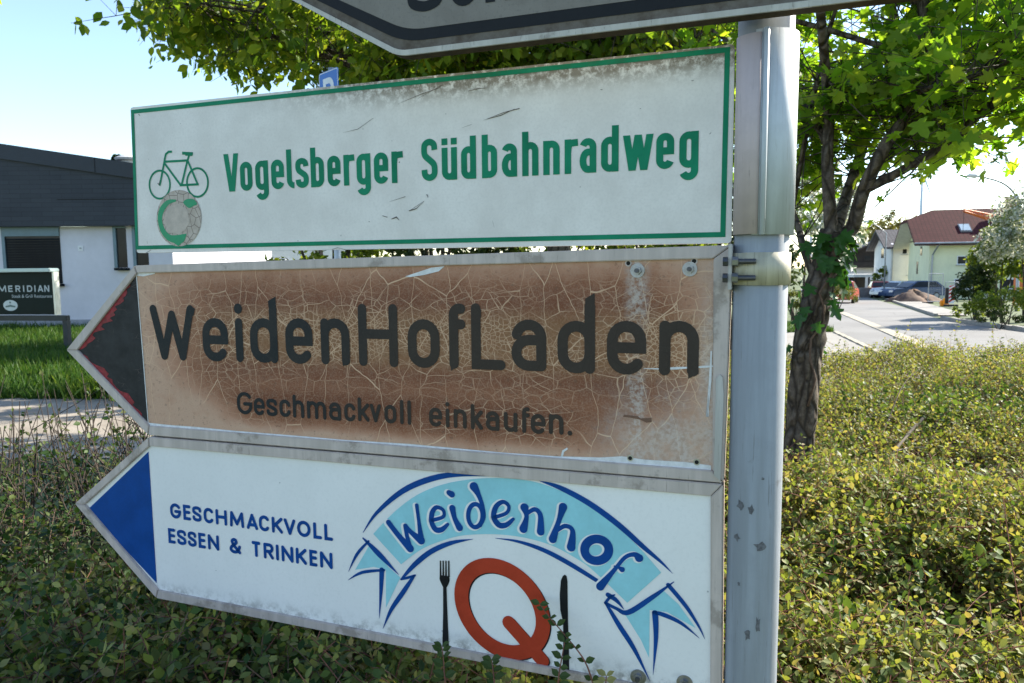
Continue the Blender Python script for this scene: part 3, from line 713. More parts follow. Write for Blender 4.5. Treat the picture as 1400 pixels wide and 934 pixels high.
lets = [[(182, 240, 19), (215, 283, 19), (257, 330, 27)], [(257, 328, 18), (247, 290, 15), (241, 252, 17)], [(241, 252, 15), (262, 275, 17), (295, 302, 28)], [(296, 302, 22), (288, 240, 13), (280, 180, 13)],
        [(334, 232, 13), (372, 220, 12), (372, 197, 12), (350, 187, 14), (334, 205, 17), (332, 238, 18), (346, 264, 19), (368, 264, 17), (388, 246, 11)],
        [(404, 190, 22), (412, 225, 17), (429, 258, 24)], [(392, 136, 18), (402, 142, 22)],
        [(479, 115, 30), (494, 142, 18), (508, 180, 14), (513, 220, 14), (500, 250, 14)], el(484, 216, 25, 40, 15),
        [(550, 222, 13), (592, 207, 12), (600, 183, 12), (580, 168, 14), (556, 185, 17), (548, 220, 19), (566, 248, 20), (592, 248, 17), (616, 228, 11)],
        [(655, 188, 29), (662, 220, 15), (651, 262, 28)], [(660, 212, 12), (690, 194, 15), (710, 215, 17), (711, 272, 26)],
        [(789, 186, 28), (774, 235, 16), (753, 298, 27)], [(766, 270, 12), (796, 252, 15), (822, 268, 16), (817, 326, 29)],
        el(906, 335, 42, 38, 29), [(1053, 363, 28), (1036, 351, 16), (1004, 362, 13), (965, 408, 14), (918, 463, 27)], [(994, 403, 19), (982, 396, 10), (968, 392, 6)]]
i_ = 0
for n_ in (4, 1, 2, 2, 1, 2, 2, 1, 2):
    k = Ink(.0009); strokes(k, lets[i_:i_+n_], 9, -5, 1); k.build('letter_outline', M_halo, rest)
    k = Ink(.0006); strokes(k, lets[i_:i_+n_], 0, f=1.08); k.build('letter', M_blue, rest); i_ += n_
def qshape(k, dx, dy, g=0):
    k.line(pz(*ZL, [(577+dx+math.cos(a)*139+math.sin(a)*-30, 541+dy+math.cos(a)*17+math.sin(a)*-151, 53+g) for a in np.linspace(0, 2*math.pi, 61)[:-1]], oL), closed=True)
    k.line(pz(*ZL, [(601+dx, 589+dy, 50+g), (716+dx, 719+dy, 50+g)], oL), caps='rr')
k = Ink(.0014); qshape(k, 4, 4); k.build('letter_shadow', M_print, rest)
k = Ink(.0009); qshape(k, 0, 0); k.build('letter_q', M_qred, rest)
k = Ink(.0012)
for x in (362, 371.5, 381, 391): strokes(k, [[(x, 373, 5), (x+.5, 430, 6.5)]], caps='bb')
strokes(k, [[(376, 425, 36), (376.5, 440, 38), (377, 455, 26), (377, 466, 13)], [(377, 462, 13), (379, 560, 17), (380, 672, 25)]], caps='bb'); k.build('fork', M_print, rest)
k = Ink(.0012); k.fill(pz(*ZL, [(781, 442), (788, 426), (795, 422), (801, 427), (804, 445), (806, 590), (789, 590), (779, 545), (777, 490)], oL)); strokes(k, [[(797.5, 588, 18), (799, 680, 21), (798, 758, 25)]], caps='bb'); k.build('knife', M_print, rest)
for px, py in ((872.5, 926), (936, 934)):
    u, v = S(px, py, .001); hexbolt(rest, u, .0019, v, .0064)

# ---- large destination sign above, seen from below
OT = -.058
town = empty('destination_sign', SO, SROT, 'large white arrow sign with black border, tilted edge seen from below', 'sign')
a0, c0 = np.array(S(399, 0, OT)), np.array(S(545, 77.5, OT)); sl = (a0-c0)/(c0[1]-a0[1])*-1
H_ = .36; tipv = c0[1]+H_/2; tipu = c0[0]+(a0[0]-c0[0])/(a0[1]-c0[1])*H_/2
def tpoly(i, r):
    cb = (c0[0]+i*.42, c0[1]+i); ct = (c0[0]+i*.42, c0[1]+H_-i); tp_ = (tipu+i*1.25, tipv)
    return rounded([(.30-i, c0[1]+i), (.30-i, c0[1]+H_-i), ct, tp_, cb], r, 6)
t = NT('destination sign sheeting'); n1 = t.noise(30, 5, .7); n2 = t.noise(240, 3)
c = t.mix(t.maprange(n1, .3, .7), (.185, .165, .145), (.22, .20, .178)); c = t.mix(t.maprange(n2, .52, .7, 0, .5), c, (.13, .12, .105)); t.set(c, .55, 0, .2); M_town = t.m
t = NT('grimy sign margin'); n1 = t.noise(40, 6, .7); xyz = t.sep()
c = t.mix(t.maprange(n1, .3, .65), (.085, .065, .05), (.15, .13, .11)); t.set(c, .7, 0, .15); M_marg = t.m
M_under = simple('dark brown rim underside', (.075, .052, .036), .8, 0, .3, 40, spec=.1)
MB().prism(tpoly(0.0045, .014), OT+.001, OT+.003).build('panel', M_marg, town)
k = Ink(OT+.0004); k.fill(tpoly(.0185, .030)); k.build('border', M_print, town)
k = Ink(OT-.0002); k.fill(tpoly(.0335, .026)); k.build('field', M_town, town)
# rolled rim: slim bright lip in front, dark brown return flange underneath
op, ip = tpoly(0, .016), tpoly(.0068, .013); n = len(op)
mb = MB(); mb.add([(x, OT-.0025, z) for x, z in op]+[(x, OT-.0035, z) for x, z in ip]+[(x, OT+.001, z) for x, z in op]+[(x, OT+.001, z) for x, z in ip],
   [(i, (i+1) % n, n+(i+1) % n, n+i) for i in range(n)]+[(2*n+i, 2*n+(i+1) % n, (i+1) % n, i) for i in range(n)]+[(n+i, n+(i+1) % n, 3*n+(i+1) % n, 3*n+i) for i in range(n)])
mb.build('rim_lip', M_alu, town)
ip = tpoly(.003, .014)
mb = MB(); mb.add([(x, OT+.001, z) for x, z in op]+[(x, OT+.022, z) for x, z in op], [(i, (i+1) % n, n+(i+1) % n, n+i) for i in range(n)])
o = mb.build('rim_flange', M_under, town); md = o.modifiers.new('t', 'SOLIDIFY'); md.thickness = .002
MB().prism(tpoly(.004, .014), OT+.0225, OT+.0245).build('back_plate', M_alu, town)
vbase = S(585, 15.5, OT)[1]
for ch, l_, r_ in (('S', 557, 606), ('c', 617, 652), ('h', 664, 704)):
    k = Ink(OT-.0008); glyph(k, ch, S(l_, 5, OT)[0], S(r_, 2, OT)[0], vbase, .062, .085, .0135); k.build('letter', M_print, town)
for du in (-.05, .07):
    mb = MB(); mb.tube([(PU+du, OT+.0248, c0[1]+.16), (PU+du, OT+.055, c0[1]+.16)], .006, 10); mb.build('clamp_bolt', M_bolt, town)
MB().box(PU-.08, PU+.08, OT+.0252, PD-PR-.0005, c0[1]+.06, c0[1]+.10).build('clamp_bar', M_alu, town)
# ------------------------------------------------------------------ plants
def nrm(a): return a/np.maximum(1e-9, np.linalg.norm(a, axis=-1, keepdims=True))
OVAL = (np.array([(0, 0, 0), (.26, .28, .05), (.30, .58, .05), (0, 1, -.03), (-.30, .58, .05), (-.26, .28, .05), (0, .45, -.03)]), np.array([(0, 1, 6), (1, 2, 6), (2, 3, 6), (3, 4, 6), (4, 5, 6), (5, 0, 6)]))
OVAL4 = (np.array([(0, 0, 0), (.30, .42, .06), (0, 1, -.02), (-.30, .42, .06)]), np.array([(0, 1, 2), (0, 2, 3)]))
_lob = [(0, 0), (.18, -.05), (.50, .02), (.30, .22), (.66, .42), (.50, .56), (.24, .50), (.22, .76), (0, 1.0), (-.22, .76), (-.24, .50), (-.50, .56), (-.66, .42), (-.30, .22), (-.50, .02), (-.18, -.05)]
LOBED = (np.array([(x, y, .10*abs(x)-.10*y*y) for x, y in _lob]+[(0, .36, -.03)]), np.array([(i, (i+1) % 16, 16) for i in range(16)]))
BLADE = (np.array([(-.03, 0, 0), (.03, 0, 0), (.012, .6, .05), (0, 1, .16)]), np.array([(0, 1, 2), (0, 2, 3)]))
def leaves(name, T, Pn, D, N, size, m, parent=None):
    tv, tf = T; n = len(Pn); D = nrm(D); X = nrm(np.cross(D, N)); Z = np.cross(X, D)
    V = Pn[:, None, :]+size[:, None, None]*(tv[None, :, 0:1]*X[:, None, :]+tv[None, :, 1:2]*D[:, None, :]+tv[None, :, 2:3]*Z[:, None, :])
    F = tf[None]+np.arange(n)[:, None, None]*len(tv)
    return mesh_np(name, V.reshape(-1, 3), F.reshape(-1, 3), m, parent)
def sticks(name, A, B, ra, rb, m, parent=None, n=4):
    """tapered straight twigs A -> B"""
    D = nrm(B-A); h = np.where(np.abs(D[:, 2:3]) > .9, np.array([[1., 0, 0]]), np.array([[0, 0, 1.]])); X = nrm(np.cross(D, h)); Y = np.cross(D, X)
    ang = np.arange(n)*2*math.pi/n
    ring = np.cos(ang)[None, :, None]*X[:, None, :]+np.sin(ang)[None, :, None]*Y[:, None, :]
    V = np.concatenate([A[:, None, :]+ring*np.reshape(ra, (-1, 1, 1)), B[:, None, :]+ring*np.reshape(rb, (-1, 1, 1))], 1)
    f = np.array([(i, (i+1) % n, n+(i+1) % n, n+i) for i in range(n)])
    F = f[None]+np.arange(len(A))[:, None, None]*2*n
    return mesh_np(name, V.reshape(-1, 3), F.reshape(-1, 4), m, parent)
def rdir(n): return nrm(rng.normal(size=(n, 3)))
def barkmat(name, a, b, scale=22):
    t = NT(name); v = t.vor(scale, vec=t.mapping((1, 1, .35))); n = t.noise(45, 6, .7)
    c = t.mix(t.maprange(n, .3, .7), a, b); c = t.mix(t.maprange(v, 0, .12, .8, 0), c, tuple(x*.3 for x in a))
    t.set(c, .9, 0, .2); bh = t.math('ADD', t.maprange(v, 0, .2), t.math('MULTIPLY', n, .5)); t.bump(bh, 1.0, .012); return t.m
M_bark = barkmat('furrowed bark', (.065, .050, .038), (.165, .135, .105))
M_bark2 = barkmat('dark bark', (.05, .04, .03), (.11, .09, .07), 14)
M_twig = simple('twig brown', (.13, .085, .06), .8, 0, .3, 20)
M_redtwig = simple('reddish shoot', (.22, .09, .06), .7, 0, .3, 30)
M_maple = leafmat('maple leaf', [(.065, .15, .02), (.10, .20, .026), (.145, .25, .034), (.20, .30, .045), (.27, .33, .06)], .64, .45, (2.1, 2.0, .5))
M_hazel = leafmat('hazel leaf', [(.055, .115, .018), (.095, .17, .025), (.15, .225, .035), (.23, .275, .05)], .60, .45, (2.1, 1.8, .5))
M_hedge = leafmat('coralberry leaf', [(.06, .11, .028), (.12, .17, .04), (.23, .265, .075), (.31, .325, .12), (.33, .26, .13), (.18, .225, .06), (.26, .29, .09)], .42, .55, (1.4, 1.3, .5))
M_hedge2 = leafmat('shaded shrub leaf', [(.018, .042, .013), (.036, .075, .018), (.06, .11, .026), (.09, .10, .032), (.12, .16, .05)], .30, .5, (1.2, 1.2, .5))  # darker leaf colours carry the shade of the left side
M_ivy = leafmat('ivy leaf', [(.018, .055, .012), (.03, .09, .016), (.06, .14, .03)], .3, .3, (1.3, 1.4, .6))
M_grass = leafmat('grass blade', [(.018, .055, .010), (.034, .085, .014), (.058, .12, .018), (.09, .13, .03)], .4, .5, (1.3, 1.3, .5))
M_underlay = simple('hedge dark under-layer', (.05, .042, .026), .95, 0, .3, 12, .6, 40)  # dark sheet added below the hedge leaves; closes gaps, stops light leaking

def fractal(x, y, s, seed):
    z = np.zeros_like(np.asarray(x, float))
    r_ = np.random.default_rng(seed)
    for i in range(6):
        f = s*(1.7**i); a = r_.uniform(0, 6.28, 3); d = r_.uniform(0, 6.28)
        z = z+np.sin((x*math.cos(d)+y*math.sin(d))*f+a[0]+1.3*np.sin((y*math.cos(d)-x*math.sin(d))*f*.7+a[1]))*(.62**i)
    return z/2.2
# ---- low hedge round the post
def far_edge(x): return 3.0+2.7*sm((x+.35)/.9)
def hedge_h(x, y):
    h = .930+.075*fractal(x, y, 2.1, 3)+.04*fractal(x, y, 6.0, 5)
    h = h-.30*sm((1.0-y)/.5)+.035*sm((y-3.5)/2)
    hole = np.exp(-(((x-1.55)/.30)**2+((y-2.75)/.22)**2))+.8*np.exp(-(((x-2.3)/.4)**2+((y-2.6)/.15)**2))+.8*np.exp(-(((x-1.0)/.22)**2+((y-1.6)/.16)**2))
    return h-.26*hole
def hedge_ok(x, y): return (y > .62) & (y < far_edge(x)) & (np.abs(x) < .95*y+.75)
hedge_parts = []
# ground cover: twigs and leaves too many to count, over an added dark under-layer
gx, gy = np.meshgrid(np.arange(-3.6, 6.4, .09), np.arange(.5, 5.9, .09))
V = np.stack([gx, gy, hedge_h(gx, gy)-.24-.06*rng.random(gx.shape)-.42*sm((-gx-.3)/.5)*sm((gy-2.0)/.3)], -1).reshape(-1, 3); w_ = gx.shape[1]
ok_ = hedge_ok(gx, gy)
F = [(j*w_+i, j*w_+i+1, (j+1)*w_+i+1, (j+1)*w_+i) for j in range(gx.shape[0]-1) for i in range(w_-1) if ok_[j, i] and ok_[j+1, i+1] and ok_[j, i+1] and ok_[j+1, i]]
hed = mesh_np('ground_cover', V, np.array(F), M_underlay)
tag(hed, 'dense low coralberry ground cover with small yellowish green leaves around the sign post', 'ground cover', kind='stuff')
def shoots(n, xr, yr, cond, rise, lean, leafn, lsize, m, name, T=OVAL, stem_m=None, up=.55, spread=.5):
    x = rng.uniform(*xr, n); y = rng.uniform(*yr, n); k = hedge_ok(x, y) & cond(x, y); x, y = x[k], y[k]; n = len(x)
    L = rise[0]+(rise[1]-rise[0])*rng.random(n)**1.6
    top = hedge_h(x, y)
    base = np.stack([x, y, top-rng.uniform(.04, .20, n)], -1)
    d = rdir(n)*np.array([1, 1, .35]); d[:, 2] += lean; d = nrm(d)
    A, B = [], []; P_, D_, N_, S_ = [], [], [], []
    bend = rdir(n)*.5
    pts = [base]
    for i in range(1, leafn+1):
        q = i/leafn; pts.append(base+d*L[:, None]*q+(bend*(q*q)*L[:, None]*.5)-np.array([0, 0, 1])*((q**2)*L*.18)[:, None])
    for i in range(leafn):
        A.append(pts[i]); B.append(pts[i+1])
        t_ = nrm(pts[i+1]-pts[i]); sd_ = nrm(np.cross(t_, rdir(n)))
        for s_ in (1, -1):
            P_.append(pts[i+1]+sd_*s_*.002); dd = sd_*s_+t_*.55+rng.normal(size=(n, 3))*.18; D_.append(dd)
            nn = np.array([0, 0, 1.])+rng.normal(size=(n, 3))*spread; N_.append(nn); S_.append(lsize*(1-.35*(i/leafn))*rng.uniform(.65, 1.25, n))
    leaves(name+'_leaves', T, np.concatenate(P_), np.concatenate(D_), np.concatenate(N_), np.concatenate(S_), m, hed)['kind'] = 'stuff'
    A = np.concatenate(A); B = np.concatenate(B)
    sticks(name+'_stems', A, B, .0011, .0008, stem_m or M_twig, hed, 3)['kind'] = 'stuff'
right = lambda x, y: x > -.25+.05*y
shoots(13500, (-.4, 2.6), (.65, 2.3), right, (.08, .22), .75, 7, .0225, M_hedge, 'near_shoot', OVAL, M_redtwig)
shoots(26000, (-.4, 6.3), (2.2, 5.8), right, (.08, .20), .75, 6, .0225, M_hedge, 'far_shoot', OVAL4, M_redtwig)
shoots(300, (.3, 3.4), (1.0, 5.7), right, (.2, .38), 1.5, 9, .024, M_hedge, 'tall_shoot', OVAL, M_redtwig)
patch = lambda x, y: rng.random(len(x)) < np.exp(-(((x-2.35)/.42)**2+((y-3.75)/.32)**2))+.9*np.exp(-(((x-.92)/.22)**2+((y-1.62)/.16)**2))+.8*np.exp(-(((x-1.45)/.25)**2+((y-2.75)/.2)**2))
M_bramble = leafmat('bramble leaf', [(.055, .11, .025), (.09, .15, .035), (.13, .19, .05)], .4, .5, (1.3, 1.2, .5))
shoots(9000, (.4, 3.4), (1.2, 4.6), patch, (.10, .24), 1.0, 5, .036, M_bramble, 'bramble_shoot', OVAL, M_redtwig)
left = lambda x, y: x <= -.2+.05*y
shoots(5200, (-3.4, .2), (.65, 3.0), lambda x, y: (x <= -.2+.05*y) & ((y < 2.15) | (rng.random(len(x)) < .25)), (.08, .22), .8, 6, .025, M_hedge2, 'shaded_shoot', OVAL)
shoots(2600, (-1.6, .3), (.7, 1.9), left, (.08, .2), .9, 6, .025, M_hedge, 'under_sign_shoot', OVAL, M_redtwig)
# ---- upright twiggy shrub at the left, beside the path
tw = empty('twiggy_shrub', (-1.75, 2.75, 0), 0, 'dark upright twiggy shrub with sparse leaves beside the paved path', 'shrub')
n = 620
bx_ = rng.uniform(-1.5, 1.15, n); by_ = rng.uniform(-.45, .35, n); hh = rng.uniform(.62, 1.14, n)*(1-.06*np.abs(bx_))
A = np.stack([bx_, by_, np.full(n, .12)], -1); mid = A+np.stack([rng.normal(0, .06, n), rng.normal(0, .05, n), hh*.55], -1)
top = mid+np.stack([rng.normal(0, .11, n), rng.normal(0, .09, n), hh*.42], -1)
tt = np.concatenate
br1 = mid+(top-mid)*rng.uniform(.1, .6, (n, 1)); br2 = br1+np.stack([rng.normal(0, .14, n), rng.normal(0, .12, n), rng.uniform(.05, .2, n)], -1)
sticks('twigs', tt([A, mid, br1]), tt([mid, top, br2]), tt([np.full(n, .0042), np.full(n, .0030), np.full(n, .0022)]), tt([np.full(n, .0030), np.full(n, .0014), np.full(n, .001)]), simple('dark twig', (.06, .046, .036), .85, 0, .3, 20), tw)['kind'] = 'stuff'
q = rng.random((n, 5, 1)); lp = tt([(mid[:, None]+(top-mid)[:, None]*q).reshape(-1, 3), (br1[:, None]+(br2-br1)[:, None]*rng.random((n, 5, 1))).reshape(-1, 3)])
k_ = len(lp); leaves('leaves', OVAL, lp, rdir(k_)+np.array([0, 0, .4]), rdir(k_)+np.array([0, 0, .8]), rng.uniform(.014, .03, k_), M_hedge2, tw)['kind'] = 'stuff'

# ---- sprigs standing in front of the lower board, each leaf a part
def sprig(pts, size, label, seed, m=M_hedge2):
    """pts: stem as (px, py, depth in front of the board)"""
    r_ = random.Random(seed); W = []
    for px, py, d in pts:
        u, v = S(px, py, d); W.append(W3(u, d, v))
    C_ = [Vector(p_) for p_ in crom([tuple(p_) for p_ in W], 6)]
    e = empty('leafy_sprig', C_[0], 0, label, 'sprig', 'leafy sprigs rising in front of the restaurant board')
    mb = MB(); mb.tube([c_-C_[0] for c_ in C_], [.0014*(1-.6*i/len(C_)) for i in range(len(C_))], 6); mb.build('stem', M_redtwig, e)
    n_ = len(C_)
    tv, tf = OVAL
    me = bpy.data.meshes.new('leaf'); me.from_pydata([tuple(v_) for v_ in tv], [], [tuple(int(i) for i in f_) for f_ in tf]); me.materials.append(m)
    for i in range(3, n_, 3):
        t_ = (C_[i]-C_[i-1]).normalized()
        for s_ in (1, -1):
            sd_ = (SE*s_+SN*r_.uniform(-.5, .2)+Vector((0, 0, r_.uniform(-.1, .35)))+t_*.4).normalized()
            nn = (-SN*.6+Vector((r_.uniform(-.3, .3), r_.uniform(-.3, .3), .7))); X = sd_.cross(nn).normalized(); Z = X.cross(sd_)
            o = bpy.data.objects.new('leaf', me); link(o, e); sz = size*r_.uniform(.7, 1.2)*(1-.35*i/n_)
            o.matrix_local = Matrix.Translation(C_[i]-C_[0]) @ Matrix(((X.x, sd_.x, Z.x), (X.y, sd_.y, Z.y), (X.z, sd_.z, Z.z))).to_4x4() @ Matrix.Scale(sz, 4)
M_sprig = leafmat('sprig leaf', [(.03, .06, .018), (.05, .085, .022), (.075, .10, .03)], .3, .45)
sprig([(815, 950, -.03), (800, 905, -.035), (772, 868, -.03), (752, 845, -.028), (738, 826, -.022)], .019, 'thin arching leafy sprig in front of the red letter and the knife', 1, M_sprig)
sprig([(762, 955, -.05), (764, 925, -.05), (768, 900, -.045), (772, 878, -.04)], .020, 'short leafy sprig in front of the foot of the knife', 2, M_sprig)
sprig([(612, 960, -.05), (608, 925, -.05), (606, 898, -.045), (604, 884, -.04)], .022, 'short leafy sprig in front of the foot of the fork', 3, M_sprig)
sprig([(672, 965, -.05), (676, 940, -.05), (674, 915, -.045), (672, 902, -.04)], .024, 'short broad leafy sprig below the red letter on the board', 4, M_sprig)
sprig([(828, 962, -.06), (828, 940, -.055), (829, 924, -.05)], .020, 'reddish tipped sprig at the lowest bolt of the board', 5, M_hedge)
sprig([(236, 850, .05), (222, 822, .03), (200, 795, .02), (192, 786, .015)], .017, 'thin sprig behind the lower corner of the blue tip', 6, M_sprig)

# ---- trees
def limb(mb, pts, r0, r1, n=12, k=4):
    C_ = crom([tuple(p_) for p_ in pts], k); m_ = len(C_); mb.tube(C_, [r0+(r1-r0)*(i/(m_-1))**.8 for i in range(m_)], n)
    return C_
def grow(tips, count, reach, m, T, lsz, lpt, parent, name='crown', droop=.3, twr=.006, twig_m=None, keep=None):
    """twigs leaving the limbs at random points, leaves along each twig"""
    tips = np.array(tips); A = tips[rng.integers(0, len(tips), count)]
    d = rdir(count); d[:, 2] = d[:, 2]*.7+.1
    L = rng.uniform(*reach, count); B = A+nrm(d)*L[:, None]
    if keep is not None: q = keep(B) & (keep(A) | keep((A+B)/2)); A, B = A[q], B[q]
    n_ = len(A)
    mid = (A+B)/2+rdir(n_)*.08*L[:n_, None]
    sub_d = rdir(n_*2)*np.array([1, 1, .8]); sA = np.repeat(mid, 2, 0); sB = sA+sub_d*np.repeat(np.linalg.norm(B-A, axis=1), 2)[:, None]*.5
    if keep is not None: q = keep(sB) & keep(sA); sA, sB = sA[q], sB[q]
    m2 = len(sA)
    tw_ = sticks('twig_mass', np.concatenate([A, mid, sA]), np.concatenate([mid, B, sB]), np.concatenate([np.full(n_, twr), np.full(n_, twr*.6), np.full(m2, twr*.45)]), np.concatenate([np.full(n_, twr*.6), np.full(n_, twr*.25), np.full(m2, twr*.2)]), twig_m or M_bark2, parent, 4)
    tw_['kind'] = 'stuff'
    q = rng.random((n_, lpt, 1))**.8; P_ = (mid[:, None]+(B-mid)[:, None]*q).reshape(-1, 3)
    q = rng.random((m2, lpt//2, 1)); P_ = np.concatenate([P_, (sA[:, None]+(sB-sA)[:, None]*q).reshape(-1, 3)])
    P_ = P_+rdir(len(P_))*lsz*.6
    if keep is not None: P_ = P_[keep(P_)]
    k_ = len(P_); D = rdir(k_); D[:, 2] = D[:, 2]*.6-droop
    N = rdir(k_)*.8; N[:, 2] += .75
    c_ = leaves(name, T, P_, D, N, rng.uniform(.6, 1.2, k_)*lsz, m, parent); c_['kind'] = 'stuff'
    return c_
# the small maple standing in the hedge
TD = 2.55
def tp(px, py, d=0.0): return at(px, py, TD+d)
maple = empty('maple_tree', (0, 0, 0), 0, 'small maple with furrowed trunk standing in the low hedge behind the pole', 'tree')
mb = MB(); roots = tp(1078, 690); roots.z = 0
T0 = limb(mb, [roots, tp(1083, 690), tp(1094, 590), tp(1101, 500), tp(1111, 440), tp(1122, 390), tp(1134, 345), tp(1140, 318)], .052, .047, 16, 5)
bm_ = mb.build('trunk', M_bark, maple, smooth=True)
r_ = np.random.default_rng(4)
for v_ in bm_.data.vertices: v_.co += Vector(r_.normal(0, .0035, 3))
tips = []
def branch(pts, r0, r1, n=10):
    mb = MB(); c_ = limb(mb, pts, r0, r1, n); mb.build('branch', M_bark, maple, smooth=True); tips.extend(c_[len(c_)//4:]); return c_
branch([tp(1138, 330), tp(1134, 280), tp(1131, 220), tp(1133, 160), tp(1128, 90, -.1), tp(1120, 0, -.25), tp(1105, -120, -.4)], .024, .012)
branch([tp(1140, 325), tp(1152, 285, .1), tp(1172, 225, .2), tp(1190, 165, .3), tp(1208, 120, .35), tp(1218, 60, .45), tp(1225, -60, .6), tp(1240, -200, .7)], .025, .011)
branch([tp(1140, 330), tp(1165, 312), tp(1180, 262, -.05), tp(1210, 200, -.1), tp(1236, 160, -.1), tp(1245, 95, -.1), tp(1262, 10, -.1), tp(1280, -130, -.1), tp(1300, -280, -.1)], .027, .013)
branch([tp(1185, 258, -.05), tp(1230, 235, -.1), tp(1290, 198, -.15), tp(1345, 152, -.2), tp(1405, 105, -.3), tp(1500, 40, -.4), tp(1640, -40, -.5)], .017, .008)
branch([tp(1206, 128, .35), tp(1240, 105, .5), tp(1290, 85, .6), tp(1340, 60, .7), tp(1420, 10, .8)], .015, .006)
branch([tp(1240, 140, -.1), tp(1270, 120, -.3), tp(1330, 105, -.5), tp(1400, 75, -.6)], .008, .004)
branch([tp(1122, 402, .02), tp(1112, 375, .05), tp(1098, 338, .1), tp(1088, 300, .2), tp(1060, 240, .35), tp(1030, 150, .5)], .018, .008)
branch([tp(1132, 200), tp(1110, 160, .1), tp(1070, 110, .2), tp(1000, 60, .4), tp(930, 10, .5)], .014, .006)
branch([tp(1245, 95, -.1), tp(1300, 30, 0), tp(1360, -40, .1), tp(1450, -110, .2)], .014, .006)
for i in range(16):
    s_ = tips[random.randrange(len(tips))]; s_ = Vector(s_)
    e_ = Vector((1.45, 2.75, 3.0))+Vector((random.uniform(-1.5, 1.7), random.uniform(-1.0, 1.5), random.uniform(-.7, 1.2)))
    if e_.z < 2.35 or (e_.x > 1.9 and e_.z < 2.7): continue
    branch([s_, (s_+e_)/2+Vector((0, 0, .15)), e_], .011, .004, 6)
def mkeep(B):
    # crown hangs no lower than its lowest limbs; open to the right below
    X, Y, Z = B[:, 0], B[:, 1], B[:, 2]
    low = 1.93+.10*np.sin(X*5+1)+.06*np.sin(Y*7)-.42*np.exp(-((X-1.02)/.24)**2)
    el_ = ((X-1.40)/2.0)**2+((Y-2.75)/1.5)**2+((Z-3.05)/1.45)**2
    # gaps through which the sky shows
    g = np.sin(X*6.1+2*np.sin(Z*4.3))*np.sin(Z*6.7+1.7*np.sin(Y*3.1))*np.sin(Y*4.9+X*2)
    return (Z > low) & (el_ < 1) & (Y > 1.75) & (g < .12) & (X > .62)
crown = grow(tips, 1900, (.18, .55), M_maple, LOBED, .046, 6, maple, keep=mkeep, droop=.35, twr=.0028)
# ivy on its trunk
ivy = empty('ivy_vine', tp(1110, 430), 0, 'glossy green ivy climbing the maple trunk', 'ivy')
Tc = np.array([tuple(p_) for p_ in T0[len(T0)//3:]])
n = 62; q = rng.random(n)**.7; idx = np.minimum((q*(len(Tc)-1)).astype(int), len(Tc)-1); idx = np.where(rng.random(n) < .75, np.clip(rng.normal(.70, .14, n)*len(Tc), 0, len(Tc)-1).astype(int), idx)
a = rng.uniform(math.pi*.75, math.pi*2.25, n); outw = np.stack([np.cos(a), np.sin(a), np.zeros(n)], -1)
lp = Tc[idx]+outw*rng.uniform(.05, .085, (n, 1))-np.array(ivy.location)
ME = bpy.data.meshes.new('leaf'); ME.from_pydata([tuple(v_) for v_ in LOBED[0]], [], [tuple(int(i) for i in f_) for f_ in LOBED[1]]); ME.materials.append(M_ivy)
for i in range(n):
    o = bpy.data.objects.new('leaf', ME); link(o, ivy)
    D = Vector((outw[i][0]*.4+random.uniform(-.5, .5), outw[i][1]*.4, -.8+random.uniform(-.3, .5))).normalized(); N = (Vector(outw[i])+Vector((random.uniform(-.4, .4), random.uniform(-.4, .4), .5)))
    X = D.cross(N).normalized(); Z = X.cross(D); s_ = random.uniform(.030, .058)
    o.matrix_local = Matrix.Translation(lp[i]) @ Matrix(((X.x, D.x, Z.x), (X.y, D.y, Z.y), (X.z, D.z, Z.z))).to_4x4() @ Matrix.Scale(s_, 4)
mb = MB(); mb.tube([Vector(Tc[i])+Vector((.02*math.sin(i*.9), -.05, 0))-Vector(ivy.location) for i in range(0, len(Tc), 2)], .004, 6); mb.build('vine_stem', M_twig, ivy, smooth=True)

# the broad hazel-leaved tree behind the signs
hz = empty('spreading_tree', (.5, 7.3, 0), 0, 'broad drooping tree spreading above and behind the sign boards', 'tree')
mb = MB(); limb(mb, [(0, 0, 0), (.02, 0, 1.0), (-.05, .05, 2.2), (0, 0, 3.0)], .13, .10, 14); mb.build('trunk', M_bark2, hz, smooth=True)
ht = []
for i in range(46):
    a = i*2.399+.3; rr_ = .35+.65*((i*.618) % 1)
    e_ = Vector((math.cos(a)*5.0*rr_-.3, math.sin(a)*2.3*rr_, 3.15+2.4*(1-rr_**2)*((i*.37) % 1)+.15*math.sin(i*3.1)))
    s_ = Vector((0, 0, 2.0+1.0*((i*.713) % 1)))
    e_.z = max(e_.z, 2.75+1.15*float(sm((-e_.x-1.2)/1.1))+.3*float(sm((-e_.x-3.0)/1.2)))
    mb = MB(); c_ = limb(mb, [s_, s_.lerp(e_, .45)+Vector((0, 0, .35)), e_], .035, .008, 7); mb.build('branch', M_bark2, hz, smooth=True); ht.extend(c_[len(c_)//4:])
def hkeep(B):
    X, Y, Z = B[:, 0], B[:, 1], B[:, 2]
    el_ = ((X+.4)/5.1)**2+(Y/2.6)**2+((Z-4.15)/1.95)**2
    g = np.sin(X*3.1+1.5*np.sin(Z*2.3))*np.sin(Z*4.1+1.7*np.sin(Y*2.1))*np.sin(Y*2.9+X*1.7)
    return (el_ < 1+.12*np.sin(X*5.3)*np.sin(Y*4.1)) & (g < .42) & (Z > 2.3+1.15*sm((-X-2.0)/1.1)+.30*sm((-X-3.2)/1.2))
grow(ht, 3100, (.3, .85), M_hazel, OVAL, .115, 7, hz, keep=hkeep, droop=.75, twr=.006)
mb = MB(); c_ = limb(mb, [(-3.6, -.2, 4.35), (-4.5, -.3, 4.5), (-5.35, -.4, 4.42)], .014, .005, 6); mb.build('branch', M_bark2, hz, smooth=True)
